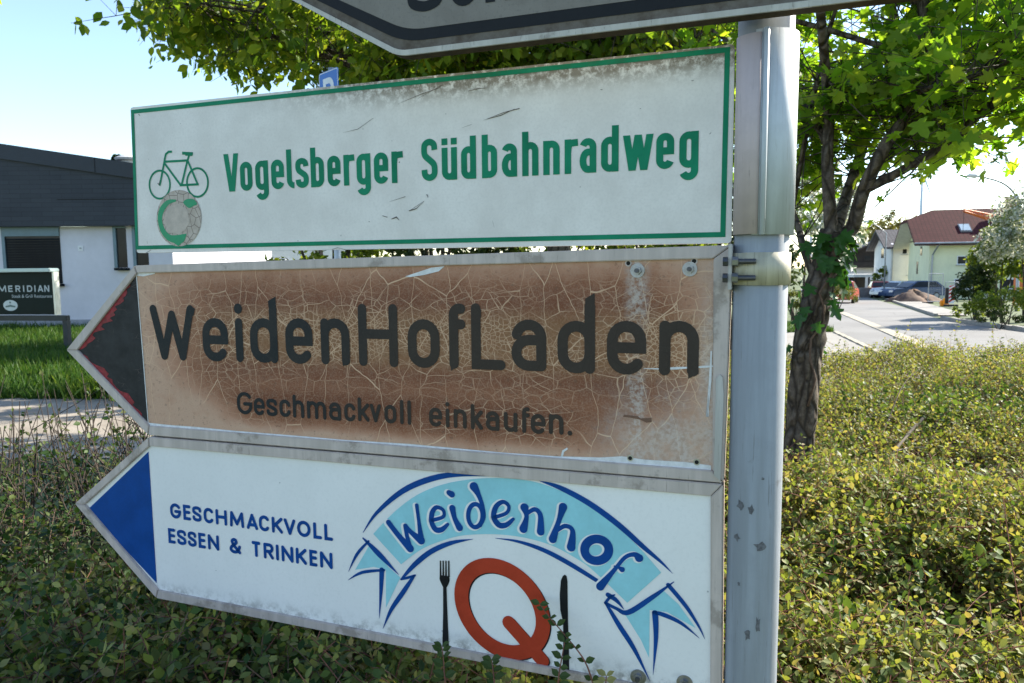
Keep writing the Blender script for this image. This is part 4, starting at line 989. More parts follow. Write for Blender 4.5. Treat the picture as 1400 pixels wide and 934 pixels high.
grow(c_[4:], 26, (.12, .4), M_hazel, OVAL, .11, 6, hz, droop=.75, twr=.004)
# ------------------------------------------------------------------ ground, paths and street
def rebase(e, base):
    base = Vector(base)
    for c_ in e.children: c_.location = c_.location-base
    e.location = Vector(e.location)+base
rebase(maple, roots)
def grid_sheet(name, xs, ys, m, dz=0.0, inside=None, kind='structure'):
    X, Y = np.meshgrid(np.array(xs, float), np.array(ys, float)); V = np.stack([X, Y, gz(X, Y)+dz], -1).reshape(-1, 3); w = len(xs)
    F = [(j*w+i, j*w+i+1, (j+1)*w+i+1, (j+1)*w+i) for j in range(len(ys)-1) for i in range(w-1)]
    o = mesh_np(name, V, np.array(F), m, smooth=True); o['kind'] = kind; return o
t = NT('rough grass ground'); n1 = t.noise(.5, 6); n2 = t.noise(6, 5)
c = t.mix(t.maprange(n1, .35, .65), (.045, .075, .018), (.085, .115, .03)); c = t.mix(t.maprange(n2, .45, .7, 0, .5), c, (.10, .085, .045)); t.set(c, .95); t.bump(n2, .5, .05)
far = [-2500, -900, -300, -120, -60, -30, -20, -14, -10, -7, -5, -3, -2, -1, 0, 1, 2, 3, 4, 5, 6, 8, 11, 15, 20, 30, 45, 70, 120, 300, 900, 2500]
fy = [-2500, -600, -100, -30, -10, 0, 3, 6, 8, 10, 14, 20, 28, 40, 55, 75, 100, 160, 300, 900, 2600]
grid_sheet('ground', far, fy, t.m)
def asphalt(name, a, b, sp=90):
    t = NT(name); n1 = t.noise(.35, 5); n2 = t.noise(sp, 3); n3 = t.noise(2.2, 6, .65)
    c = t.mix(t.maprange(n1, .3, .7), a, b); c = t.mix(t.maprange(n3, .55, .72, 0, .35), c, tuple(x*.6 for x in a)); c = t.mix(t.maprange(n2, .4, .7, 0, .35), c, tuple(x*1.5 for x in b))
    v_ = t.vor(.42); c = t.mix(t.maprange(v_, 0, .008, .6, 0), c, tuple(x*.45 for x in a))
    t.set(c, .85, 0, .3); t.bump(n2, .3, .004); return t.m
M_asph = asphalt('worn asphalt', (.135, .13, .125), (.185, .18, .172)); M_pav = asphalt('light paving', (.20, .185, .165), (.26, .245, .22))
def poly_sheet(name, poly, m, dz, sub=40):
    """flat polygon cut into a grid so that it follows the falling ground"""
    import bmesh
    bm = bmesh.new(); vs = [bm.verts.new((p_[0], p_[1], 0)) for p_ in poly]; bm.faces.new(vs)
    x0, x1 = min(p_[0] for p_ in poly), max(p_[0] for p_ in poly); y0, y1 = min(p_[1] for p_ in poly), max(p_[1] for p_ in poly)
    lines = [v for v in far if x0 < v < x1]+[]
    for v in lines: bmesh.ops.bisect_plane(bm, geom=bm.verts[:]+bm.edges[:]+bm.faces[:], plane_co=(v, 0, 0), plane_no=(1, 0, 0))
    for v in [v for v in fy if y0 < v < y1]: bmesh.ops.bisect_plane(bm, geom=bm.verts[:]+bm.edges[:]+bm.faces[:], plane_co=(0, v, 0), plane_no=(0, 1, 0))
    # ground rises linearly between its grid lines, so the sheet matches it vertex by vertex
    for v in bm.verts: v.co.z = ground_z(v.co.x, v.co.y)+dz
    bmesh.ops.triangulate(bm, faces=[f for f in bm.faces if len(f.verts) > 4])
    bmesh.ops.recalc_face_normals(bm, faces=bm.faces)
    for f in bm.faces:
        if f.normal.z < 0: f.normal_flip()
    me = bpy.data.meshes.new(name); bm.to_mesh(me); bm.free(); me.materials.append(m)
    o = bpy.data.objects.new(name, me); link(o); o['kind'] = 'structure'; return o
FX, FY = np.array(far, float), np.array(fy, float)
def ground_z(x, y):                                  # height of the ground sheet itself
    i = min(max(np.searchsorted(FX, x)-1, 0), len(FX)-2); j = min(max(np.searchsorted(FY, y)-1, 0), len(FY)-2)
    u = (x-FX[i])/(FX[i+1]-FX[i]); v = (y-FY[j])/(FY[j+1]-FY[j])
    z = [[float(gz(FX[i+a], FY[j+b])) for b in (0, 1)] for a in (0, 1)]
    return z[0][0]*(1-u)*(1-v)+z[1][0]*u*(1-v)+z[0][1]*(1-u)*v+z[1][1]*u*v
poly_sheet('road', [(2.6, 6.6), (60, 6.6), (60, 16), (24, 17.5), (14.3, 20.1), (15.9, 27), (21.5, 40), (30, 61), (48, 104), (41, 104), (24.5, 61), (16.0, 40), (9.2, 20.8), (2.6, 20.8)], M_asph, .006)
poly_sheet('pavement', [(2.62, 6.7), (6.0, 6.7), (8.3, 18.0), (9.1, 20.7), (2.62, 20.7)], M_pav, .011)
poly_sheet('footway', [(17.3, 29.8), (18.5, 29.5), (33.0, 61), (31.2, 61)], M_pav, .05)
t = NT('sandy path'); n1 = t.noise(1.5, 6); n2 = t.noise(60, 4); c = t.mix(t.maprange(n1, .3, .7), (.22, .185, .145), (.32, .28, .23)); c = t.mix(t.maprange(n2, .45, .7, 0, .4), c, (.14, .12, .09)); t.set(c, .95); t.bump(n2, .4, .01)
poly_sheet('path', [(-30, 6.2), (-.4, 6.2), (-.4, 8.9), (-4.0, 9.0), (-6.2, 9.4), (-30, 9.6)], t.m, .006)
# gutter of pale setts and a kerb line, laid stone by stone
def stone_row(name, label, a, b, w, l_, dz, m, h):
    a, b = Vector((*a, 0)), Vector((*b, 0)); d = (b-a).normalized(); s_ = d.cross(Vector((0, 0, 1))); n_ = int((b-a).length/l_)
    e = empty(name, (a.x, a.y, ground_z(a.x, a.y)), 0); e['kind'] = 'structure'
    mb = MB().box(-w/2, w/2, .006, l_-.006, -.05, h); tmp = mb.build('stone', m, e); rz = math.atan2(-d.x, d.y)
    for i in range(n_):
        p_ = a+d*(i*l_); o = tmp if i == 0 else bpy.data.objects.new('stone', tmp.data)
        if i: link(o, e)
        o.location = (p_.x-a.x, p_.y-a.y, ground_z(p_.x, p_.y)-ground_z(a.x, a.y)+dz+random.uniform(-.003, .003)); o.rotation_euler = (0, 0, rz+random.uniform(-.01, .01))
M_sett = simple('pale gutter stone', (.36, .32, .25), .9, 0, .2, 3, .3, 30); M_kerb = simple('kerb concrete', (.30, .285, .26), .9, 0, .18, 3, .3, 40)
stone_row('gutter', '', (8.1, 13.2), (16.6, 37.6), .34, .5, .008, M_sett, .014)
stone_row('kerb_line', '', (6.3, 11.0), (9.15, 20.6), .12, 1.0, .008, M_sett, .02)
stone_row('kerb', '', (14.3, 20.1), (15.9, 27), .14, 1.0, .0, M_kerb, .12)
stone_row('kerb', '', (24, 17.5), (14.4, 20.0), .14, 1.0, .0, M_kerb, .12)
stone_row('kerb', '', (17.2, 29.6), (31.0, 61), .14, 1.0, .0, M_kerb, .12)

# ---- lawn in front of the restaurant
def lawn(n, xr, yr, h, name, label, cond=None):
    x = rng.uniform(*xr, n); y = yr[0]+(yr[1]-yr[0])*rng.random(n)**1.5
    if cond is not None: k = cond(x, y); x, y = x[k], y[k]
    n = len(x); Pn = np.stack([x, y, np.array([ground_z(a, b) for a, b in zip(x, y)])], -1)
    D = rng.normal(0, .35, (n, 3)); D[:, 2] = 1; N = rdir(n); N[:, 2] *= .2
    s_ = h*rng.uniform(.5, 1.3, n)*(1+.6*np.clip(fractal(x, y, 1.2, 9), 0, 1))
    T = (BLADE[0]*np.array([2.2, 1, 1]), BLADE[1])
    o = leaves(name, T, Pn, D, N, s_, M_grass); tag(o, label, 'grass', kind='stuff')
lawn(70000, (-17, -3.2), (9.2, 21.5), .16, 'grass', 'mown green lawn between the path and the restaurant', lambda x, y: (x > -.78*y-.6) & (x < -.30*y) & (y > 9.1-.1*x*0+.35*fractal(x, y, 1.0, 2)))
lawn(9000, (2.6, 10), (20.9, 26), .12, 'grass', 'strip of green verge grass beyond the paved corner', lambda x, y: (x < 9.2+.36*(y-20.8)))
tuft_n = 700
x = rng.normal(-5.15, .28, tuft_n); y = rng.normal(9.45, .15, tuft_n); D = rng.normal(0, .45, (tuft_n, 3)); D[:, 2] = 1
o = leaves('grass_tuft', (BLADE[0]*np.array([1.2, 1, 1]), BLADE[1]), np.stack([x, y, np.zeros(tuft_n)], -1), D, rdir(tuft_n), rng.uniform(.15, .42, tuft_n), leafmat('bright grass', [(.09, .17, .02), (.14, .22, .03), (.2, .25, .05)], .5, .5), None); tag(o, 'tall bright grass tuft at the edge of the path', 'grass', kind='stuff')

# ------------------------------------------------------------------ helpers for buildings
M_glass = NT('window glass'); tg = M_glass; n1 = tg.noise(.8, 3); tg.set(tg.mix(tg.maprange(n1, .3, .7), (.012, .014, .016), (.03, .034, .038)), .12, 0, .12); M_glass = tg.m
def render_wall(name, c): return simple(name, c, .92, 0, .07, .6, .25, 70)
M_white = render_wall('white render', (.62, .60, .64)); M_whites = render_wall('white sunlit render', (.72, .71, .69)); M_yellow = render_wall('pale yellow render', (.76, .76, .52)); M_wframe = simple('white window frame', (.72, .72, .72), .5, 0, .05, 5)  # sunlit copy of the white render: brightness of light put into its colour
M_teal = simple('blue grey metal trim', (.14, .20, .23), .5, .2, .1, 3); M_soffit = simple('white soffit boards', (.68, .66, .62), .7, 0, .08, 3); M_pipe = simple('zinc downpipe', (.36, .38, .40), .45, .6, .15, 4)
def tiles(name, a, b, sx=3.3, sy=3.0):
    t = NT(name); w1 = t.n.new('ShaderNodeTexBrick'); w1.inputs['Scale'].default_value = 1.0; w1.inputs['Brick Width'].default_value = .30; w1.inputs['Row Height'].default_value = .32; w1.inputs['Mortar Size'].default_value = .022; w1.offset = 0.0
    w1.inputs['Color1'].default_value = (*a, 1); w1.inputs['Color2'].default_value = (*b, 1); w1.inputs['Mortar'].default_value = (*[x*.35 for x in a], 1); t.l(t.mapping((1, 1, 1), rot=(R(0), 0, 0)), w1.inputs['Vector'])
    n1 = t.noise(.7, 5); c = t.mix(t.maprange(n1, .3, .7, 0, .4), w1.outputs[0], tuple(x*.6 for x in b)); t.set(c, .85, 0, .1); t.bump(w1.outputs['Fac'], -.6, .03); return t.m
M_red = tiles('dark red roof tiles', (.062, .012, .015), (.085, .019, .021)); M_greyroof = tiles('grey roof tiles', (.085, .082, .088), (.12, .115, .12)); M_dark = simple('dark timber boarding', (.035, .028, .026), .8, 0, .25, 2)
def window(par, x0, x1, z0, z1, y, panes=2, sill=True, mframe=None, glass=None, curtain=False, recess=.06):
    """opening on a wall facing -y at depth y: dark reveal, frame, panes, sill"""
    mf = mframe or M_wframe
    e = MB(); f = .07
    e.box(x0, x1, y-.03, y+.02, z0, z0+f); e.box(x0, x1, y-.03, y+.02, z1-f, z1); e.box(x0, x0+f, y-.031, y+.019, z0+f, z1-f); e.box(x1-f, x1, y-.031, y+.019, z0+f, z1-f)
    w_ = (x1-x0)/panes
    for i in range(1, panes): e.box(x0+i*w_-f*.6, x0+i*w_+f*.6, y-.032, y+.018, z0+f, z1-f)
    wo = e.build('window', mf, par)
    for i in range(panes):
        MB().box(x0+i*w_+f*.6, x0+(i+1)*w_-f*.6, y-.012, y-.004, z0+f, z1-f).build('pane', glass or M_glass, wo)
    if sill: MB().box(x0-.08, x1+.08, y-.14, y-.033, z0-.06, z0-.002).build('sill', M_pipe, wo)
    return wo
# ---- restaurant at the left: white walls under a deep dark gable fascia
BY = 21.8
def bx(px): return at(px, 400, BY).x
def bz(px, py): return at(px, py, BY).z
res = empty('restaurant_building', (bx(60), BY, 0), 0, 'white rendered restaurant under a deep dark slate-clad fascia', 'building')
ox, oy = bx(60), BY
def LX(px): return bx(px)-ox
zf = bz(100, 310); xr_ = LX(239)
top0, top1 = at(0, 195, BY).z, at(178, 222, BY).z; slope = (top1-top0)/(bx(178)-bx(0))
def rt(x): return top0+slope*(x-LX(0))
xl_ = LX(0)-9
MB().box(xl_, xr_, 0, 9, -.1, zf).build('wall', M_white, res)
MB().box(xl_, xr_, -.02, .0, -.1, .22).build('plinth', simple('grey plinth', (.30, .30, .32), .9), res)
t = NT('dark slate cladding'); xyz = t.sep(); w1 = t.n.new('ShaderNodeTexBrick'); w1.inputs['Brick Width'].default_value = .6; w1.inputs['Row Height'].default_value = .13; w1.inputs['Mortar Size'].default_value = .006; w1.inputs['Scale'].default_value = 1
w1.inputs['Color1'].default_value = (.026, .031, .040, 1); w1.inputs['Color2'].default_value = (.034, .040, .050, 1); w1.inputs['Mortar'].default_value = (.012, .014, .018, 1); t.l(t.mapping(rot=(R(90), 0, 0)), w1.inputs['Vector'])
c = t.mix(t.maprange(t.noise(.8, 4), .3, .7, 0, .4), w1.outputs[0], (.045, .05, .06)); t.set(c, .7, 0, .35); M_slate = t.m
fas = MB().prism([(xl_-.3, zf), (xr_+.2, zf), (xr_+.2, rt(xr_+.2)-.42), (xl_-.3, rt(xl_-.3)-.42)], -.30, -.05).build('fascia', M_slate, res)
zz = bz(120, 274)
MB().box(LX(95), xr_+.2, -.306, -.300, zz-.01, zz+.012).build('joint_strip', M_black, fas)
MB().prism([(xl_-.4, rt(xl_-.4)-.43), (xr_+.3, rt(xr_+.3)-.43), (xr_+.3, rt(xr_+.3)), (xl_-.4, rt(xl_-.4))], -.38, 9.2).build('roof', simple('dark roof edge', (.032, .038, .048), .6, 0, .15, 1), res)
for q in (4, 150):
    MB().box(LX(q)-.01, LX(q)+.01, -.386, -.38, rt(LX(q))-.42, rt(LX(q))-.01).build('edge_joint', M_black, res)
# flat mushroom vent on the roof
mb = MB(); zv = rt(LX(158)); mb.tube([(LX(158), 1.2, zv-.1), (LX(158), 1.2, zv+.16)], .22, 16); mb.tube([(LX(158), 1.2, zv+.16), (LX(158), 1.2, zv+.22), (LX(158), 1.2, zv+.31), (LX(158), 1.2, zv+.33)], [.36, .40, .2, .03], 20)
mb.build('roof_vent', simple('vent white', (.5, .5, .5), .5), res)
M_slat = simple('dark shutter slat', (.012, .015, .019), .8, 0, .15, 3, spec=.05)
def shutter_window(x0, x1, z0, z1, slats=True):
    mb = MB(); f = .09
    mb.box(x0-f, x0, -.05, .05, z0, z1); mb.box(x0-f, x1, -.052, .05, z1, z1+.30)
    w_ = mb.build('window', M_teal, res)
    MB().box(x0, x1, -.004, .0, z0, z1).build('pane', M_glass, w_)
    n_ = int((z1-z0)/.075)
    if slats:
        proto = MB().box(x0+.01, x1-.01, -.030, -.012, 0, .055).build('slat', M_slat, w_)
        for i in range(n_):
            o = proto if i == 0 else bpy.data.objects.new('slat', proto.data)
            if i: link(o, w_)
            o.location = (0, 0, z0+i*.075); o.rotation_euler = (0, 0, 0)
    MB().box(x0-.05, x1+.05, -.16, -.001, z0-.08, z0-.01).build('sill', M_slat, w_)
    return w_
shutter_window(LX(13), LX(87), bz(50, 388), bz(50, 323))
shutter_window(LX(-70), LX(-10), bz(50, 388), bz(50, 323))
shutter_window(LX(164), LX(177), bz(170, 366), bz(170, 312), False)
shutter_window(LX(190), LX(206), bz(198, 366), bz(198, 312), False)
mb = MB(); mb.box(LX(111), LX(118), -.02, 0, bz(114, 343), bz(114, 336)); lp_ = mb.build('lamp_socket', M_wframe, res); mb = MB(); mb.tube([(LX(114.5), -.02, bz(114, 339.5)), (LX(114.5), -.035, bz(114, 339.5))], .03, 10); mb.build('socket_cap', M_pipe, lp_)
# sunlit wing beyond, with dark posts of its porch
wing = empty('white_wing_building', (-14.0, 33, 0), R(38), 'bright sunlit white wall seen in the slit between the boards', 'building')
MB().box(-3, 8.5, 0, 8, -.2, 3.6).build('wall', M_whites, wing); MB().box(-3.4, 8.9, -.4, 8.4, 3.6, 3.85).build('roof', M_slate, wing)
for x in (.9, 2.1, 5.6): MB().box(x, x+.16, -.30, -.14, -.2, 3.6).build('porch_post', M_dark, wing)
for x in (3.1, 7.0): window(wing, x, x+1.2, .9, 2.2, -.01)
# conifer tip behind the roof
def shrub(name, label, loc, rx, ry, h, m, ls, n, T=OVAL4, z0=.0, stems=5, group=None, seed=1, cat='bush', droop=0.0, mstem=None):
    r_ = random.Random(seed); e = empty(name, loc, 0, label, cat, group); tips_ = []
    for i in range(stems):
        a = r_.uniform(0, 6.28); e_ = Vector((math.cos(a)*rx*r_.uniform(.2, .8), math.sin(a)*ry*r_.uniform(.2, .8), h*r_.uniform(.55, .95)))
        mb = MB(); c_ = limb(mb, [(r_.uniform(-.1, .1), r_.uniform(-.1, .1), -.1), e_*.5+Vector((0, 0, h*.08)), e_], .035*h/2.5+.008, .008, 6); mb.build('trunk', mstem or M_bark2, e, smooth=True)
    # lumpy envelope of leaf clumps
    k_ = max(10, n//70); d = rdir(k_); d[:, 2] = np.abs(d[:, 2])*1.15-.15; rad = rng.uniform(.45, 1, k_)**.6
    C_ = d*rad[:, None]*np.array([rx, ry, h*.55])+np.array([0, 0, z0+h*.45]); C_[:, 2] = np.maximum(C_[:, 2], z0+.05)
    cr_ = rng.uniform(.12, .26, k_)*min(rx, h*.6)
    i_ = rng.integers(0, k_, n); P_ = C_[i_]+rdir(n)*(cr_[i_]*rng.random(n)**.4)[:, None]
    P_[:, 2] = np.maximum(P_[:, 2], .02)
    D = rdir(n); D[:, 2] -= droop; N = rdir(n)*.7; N[:, 2] += .7
    leaves('foliage', T, P_, D, N, ls*rng.uniform(.6, 1.3, n), m, e)['kind'] = 'stuff'
    return e
M_con = leafmat('conifer needle', [(.012, .03, .012), (.02, .05, .016), (.03, .06, .02)], .15, .6)
con = empty('conifer_tree', (bx(171)*33/BY, 33, 0), 0, 'dark conifer tip just showing above the restaurant roof', 'tree')
mb = MB(); mb.tube([(0, 0, 0), (0, 0, 6.0)], [.15, .03], 8); mb.build('trunk', M_bark2, con)
n = 5000; zc = 1+5.8*rng.random(n)**.8; rr_ = (6.95-zc)*.28*np.sqrt(rng.random(n)); aa = rng.uniform(0, 6.28, n)
leaves('foliage', OVAL4, np.stack([rr_*np.cos(aa), rr_*np.sin(aa), zc], -1), np.stack([np.cos(aa), np.sin(aa), -.3+0*aa], -1), rdir(n)+np.array([0, 0, 1]), rng.uniform(.12, .25, n), M_con, con)['kind'] = 'stuff'

# ---- restaurant signboard on the lawn
DY = 15.2
def dl(px, py): return at(px, py, DY)
sb = empty('restaurant_signboard', (dl(40, 400).x, DY, 0), R(-8), 'dark green illuminated restaurant signboard on posts standing on the lawn', 'signboard')
s_ = DY/FPX; zb = dl(40, 430).z; zt = dl(40, 372).z; xb0, xb1 = -1.35, 40*s_
M_bgreen = simple('dark green signboard', (.006, .014, .011), .5, 0, .2, 2, spec=.12); M_blet = simple('cut letters pale', (.42, .46, .46), .4, 0, .08, 8)
MB().box(xb0, xb1, -.05, .05, zb, zt).build('board', M_bgreen, sb, bevel=.01)
MB().box(xb0-.03, xb1+.02, -.16, .12, zt+.002, zt+.075).build('roof_strip', simple('board top metal', (.30, .38, .40), .35, .6, .1, 4), sb, bevel=.015)
MB().box(xb1+.002, xb1+.045, -.075, .06, zb-.01, zt).build('side_rail', simple('rail aluminium', (.55, .55, .50), .35, .6, .1, 4), sb)
MB().box(xb0-.05, xb1+.24, -.05, .07, zb-.13, zb-.02).build('cross_rail', simple('dark steel rail', (.03, .035, .038), .35, .5, .15, 4), sb, bevel=.012)
for x in (xb1+.14, xb0+.05): MB().box(x, x+.10, -.045, .065, -.2, zb-.131).build('post', simple('dark steel post', (.03, .036, .042), .4, .4, .15, 4), sb)
cap = 14*s_*.62; zl = dl(40, 399).z
for ch, xa, xb in (('M', -4, 8.5), ('E', 11.5, 18), ('R', 22.5, 30), ('I', 34, 35.8), ('D', 40, 48), ('I', 51, 53), ('A', 56, 64.5), ('N', 66, 73.5)):
    k = Ink(-.052); glyph(k, ch, (xa-40)*s_, (xb-40)*s_, zl, cap*.7, cap, .026 if ch not in 'AN' or True else .03); k.build('letter', M_blet, sb)
fc = bpy.data.curves.new('small_lettering', 'FONT'); fc.body = 'Steak & Grill Restaurant'; fc.size = .095; fc.extrude = .001
tmp_ = bpy.data.objects.new('tmp', fc); col.objects.link(tmp_); bpy.context.view_layer.update(); me_ = bpy.data.meshes.new_from_object(tmp_.evaluated_get(bpy.context.evaluated_depsgraph_get())); bpy.data.objects.remove(tmp_)
fo = bpy.data.objects.new('small_lettering', me_); link(fo, sb); me_.materials.append(M_blet); fo.location = ((16-40)*s_, -.0545, dl(40, 407).z); fo.rotation_euler = (R(90), 0, 0); fo['kind'] = 'stuff'
k = Ink(-.0525); k.disc((13-40)*s_, dl(40, 417.5).z, 11*s_, 7.4*s_, 28); ov = k.build('oval_emblem', simple('pale emblem', (.52, .56, .54), .4, 0, .05, 8), sb)
k = Ink(-.0545); k.line([((5.5-40)*s_, dl(40, 419).z-.005, .03), ((13-40)*s_, dl(40, 418).z, .045), ((20.5-40)*s_, dl(40, 419).z-.005, .03)]); k.disc((13-40)*s_, dl(40, 413.5).z, .022); k.build('emblem_mark', simple('emblem mark', (.10, .16, .14), .4), ov)
# ------------------------------------------------------------------ the street at the right
def gp(x, y): return (x, y, ground_z(x, y))
# yellow house with dark red half-hipped roof
HY = 60.0; hs_ = HY/FPX
def hp(px, py, Y=HY): return at(px, py, Y)
hb = ground_z(34, HY)
yel = empty('yellow_house', (hp(1268, 400).x, HY, hb), R(-20), 'pale yellow house with dark red tiled half-hipped roof', 'house')
def HX(px): return hp(px, 400).x-yel.location.x
def HZ(py, px=1300): return hp(px, py).z-hb
xE = HX(1480); ze = HZ(333)+.5; zr = HZ(281.5); dep = 10.0; oh = 1.0; zh = ze-.45+(zr-ze+.45)*(dep/2-1.75+oh)/(dep/2+oh)
MB().box(0, xE, 0, dep, -.3, ze-.12).build('wall', M_yellow, yel)
# gable wall of the left end
gm = MB(); gm.add([(0.004, 0, ze), (0.004, dep, ze), (0.004, dep*.5+1.9, zh-.35), (0.004, dep*.5-1.9, zh-.35), (.25, 0, ze), (.25, dep, ze), (.25, dep*.5+1.9, zh-.35), (.25, dep*.5-1.9, zh-.35)], [(0, 1, 2, 3), (4, 7, 6, 5), (0, 3, 7, 4), (3, 2, 6, 7), (2, 1, 5, 6)]); gm.build('gable_wall', M_yellow, yel)
oh = 1.0; og = 1.25
def roofpts(z):  # eave and ridge lines with overhangs, half hip at the gable end
    return [(-og, -oh, ze-.45+z), (xE, -oh, ze-.45+z), (xE, dep/2, zr+z), (.9, dep/2, zr+z), (-og, dep/2-1.75, zh+z), (-og, dep/2+1.75, zh+z), (-og, dep+oh, ze-.45+z), (xE, dep+oh, ze-.45+z)]
a = roofpts(0); b = roofpts(-.22)
mb = MB(); mb.add(a+b, [(0, 1, 2, 3, 4), (3, 5, 4), (7, 6, 5, 3, 2), (8, 12, 11, 10, 9), (11, 12, 13), (15, 10, 11, 13, 14), (0, 4, 12, 8), (4, 5, 13, 12), (5, 6, 14, 13), (0, 8, 9, 1), (6, 7, 15, 14)])
rf = mb.build('roof', M_red, yel)
a = roofpts(-.235); mb = MB(); mb.add([a[0], a[1], a[2], a[3], a[4], a[5], a[6], a[7]], [(0, 4, 3, 2, 1), (3, 4, 5), (7, 2, 3, 5, 6)]); mb.build('soffit', M_soffit, rf)
mb = MB(); mb.tube([(-og, -oh-.06, ze-.50), (xE, -oh-.06, ze-.50)], .075, 8); mb.build('gutter', M_pipe, rf)
cx_ = HX(1379); mb = MB().box(cx_-.45, cx_+.35, dep*.40, dep*.40+.7, zr-1.2, zr+.75); ch_ = mb.build('chimney', simple('chimney brick', (.30, .12, .08), .85, 0, .2, 4, .4, 20), rf); MB().box(cx_-.55, cx_+.45, dep*.40-.1, dep*.40+.8, zr+.752, zr+.85).build('chimney_cap', M_pipe, ch_)
# skylight lying in the near slope
def slope_pt(x, q, up=.0): y = -oh+(dep/2+oh)*q; return Vector((x, y, ze-.45+(zr-ze+.45)*q+up))
for x0_, x1_, q0, q1 in ((HX(1306), HX(1320), .28, .50), (HX(1396), HX(1410), .72, .95)):
    A_, B_, C2, D_ = slope_pt(x0_, q0, .10), slope_pt(x1_, q0, .10), slope_pt(x1_, q1, .10), slope_pt(x0_, q1, .10)
    mb = MB(); mb.add([A_, B_, C2, D_]+[v_-Vector((0, 0, .25)) for v_ in (A_, B_, C2, D_)], [(0, 1, 2, 3), (0, 4, 5, 1), (1, 5, 6, 2), (2, 6, 7, 3), (3, 7, 4, 0)]); sk = mb.build('skylight', simple('skylight frame', (.10, .10, .11), .4), rf)
    ins = lambda p_, q_, f: p_.lerp(q_, f); ce = (A_+C2)/2
    mb = MB(); mb.add([v_.lerp(ce, .16)+Vector((0, -.01, .02)) for v_ in (A_, B_, C2, D_)], [(0, 1, 2, 3)]); mb.build('pane', simple('skylight glass', (.35, .42, .45), .08, 0, .05, 2, spec=1.0), sk)
window(yel, HX(1301), HX(1323), HZ(362), HZ(350), -.01); window(yel, HX(1299), HX(1321), HZ(395), HZ(381), -.01)
window(yel, HX(1352), HX(1374), HZ(362), HZ(350), -.01); window(yel, HX(1352), HX(1374), HZ(395), HZ(381), -.01)
mb = MB(); mb.tube([(HX(1277), -oh-.03, ze-.5), (HX(1274), -.5, ze-1.0), (HX(1272), -.08, ze-1.4), (HX(1271), -.08, 0)], .07, 8); mb.build('downpipe', M_pipe, yel)
for py0, py1, yy in ((348, 335, 3.6), (375, 357, 5.2), (398, 388, 5.2)):
    o = MB().box(-.03, -.001, yy-.35, yy+.35, HZ(py0), HZ(py1)).build('side_window', M_glass, yel)
# white house behind
WY = 72.0; wb_ = ground_z(38, WY)
whi = empty('white_house', (at(1216, 400, WY).x, WY, wb_), R(-17), 'white house with grey tiled roof between the yellow and the dark house', 'house')
def WX(px): return at(px, 400, WY).x-whi.location.x
def WZ(py): return at(1230, py, WY).z-wb_
wr = WX(1275); we = WZ(334); wz = WZ(311); wd = 9.0
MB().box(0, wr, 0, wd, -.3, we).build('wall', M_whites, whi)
MB().add([(0, 0, we), (0, wd, we), (0, wd/2, wz-.25), (.2, 0, we), (.2, wd, we), (.2, wd/2, wz-.25)], [(0, 1, 2), (3, 5, 4), (0, 2, 5, 3), (2, 1, 4, 5)]).build('gable_wall', M_white, whi)
q = [(-.75, -.7, we-.28), (wr, -.7, we-.28), (wr, wd/2, wz), (-.75, wd/2, wz), (-.75, wd+.7, we-.28), (wr, wd+.7, we-.28)]; q2 = [(a_, b_, c_-.2) for a_, b_, c_ in q]
MB().add(q+q2, [(0, 1, 2, 3), (3, 2, 5, 4), (6, 9, 8, 7), (9, 10, 11, 8), (0, 3, 9, 6), (3, 4, 10, 9), (0, 6, 7, 1), (4, 5, 11, 10)]).build('roof', M_greyroof, whi)
for x0_, x1_, z0_, z1_, sh in ((1229, 1236, 348, 338, 0), (1241, 1248.5, 347, 338, 0), (1236, 1248, 376, 363, 1), (1238, 1244, 393, 388, 0)):
    window(whi, WX(x0_), WX(x1_), WZ(z0_), WZ(z1_), -.01, 1, True, glass=M_soffit if sh else None)
mb = MB(); mb.tube([(WX(1217.5), -.1, 0), (WX(1217.5), -.1, we-.3)], .06, 6); mb.build('downpipe', M_pipe, whi)
mb = MB(); mb.box(-.02, -.001, 3.6, 5.0, WZ(352), WZ(338)); mb.build('side_window', M_glass, whi)
# dark timber house with carport
KY = 88.0; kb = ground_z(42, KY)
drk = empty('dark_timber_house', (at(1184, 400, KY).x, KY, kb), R(-14), 'dark brown timber-clad house with broad gable and balcony', 'house')
def KX(px): return at(px, 400, KY).x-drk.location.x
def KZ(py): return at(1184, py, KY).z-kb
x0_, x1_ = KX(1158), KX(1208)
MB().box(x0_+.4, x1_-.6, 0, 9, -.3, KZ(366)).build('wall', M_white, drk)
MB().prism([(x0_, KZ(366)), (x1_, KZ(366)), (x1_, KZ(352)), (KX(1187), KZ(333)), (x0_, KZ(350))], -.6, 8.9).build('upper_cladding', M_dark, drk)
MB().prism([(x0_-.8, KZ(354)), (KX(1187), KZ(333.5)), (x1_+.9, KZ(354)), (x1_+.9, KZ(351.5)), (KX(1187), KZ(330.5)), (x0_-.8, KZ(351.5))], -1.6, 9.5).build('roof', simple('dark brown roof', (.05, .038, .036), .6, 0, .2, 1), drk)
window(drk, KX(1178), KX(1187), KZ(357), KZ(349), -.62, 1, False, M_dark); window(drk, KX(1190), KX(1199), KZ(357), KZ(349), -.62, 1, False, M_dark)
MB().box(KX(1162), KX(1204), -1.5, -1.44, KZ(366), KZ(359)).build('balcony', M_dark, drk)
cpt = empty('carport', (at(1190, 400, 80).x, 80, ground_z(39, 80)), 0, 'flat-roofed open carport with pale roof edge beside the white house', 'carport')
cz = lambda py: at(1190, py, 80).z-cpt.location.z
MB().box(-1.9, 1.7, 0, 5, cz(379), cz(375)).build('roof', M_soffit, cpt)
for x in (-1.7, -.2, 1.4): MB().box(x, x+.14, .1, .24, -.2, cz(379)-.003).build('post', M_dark, cpt)
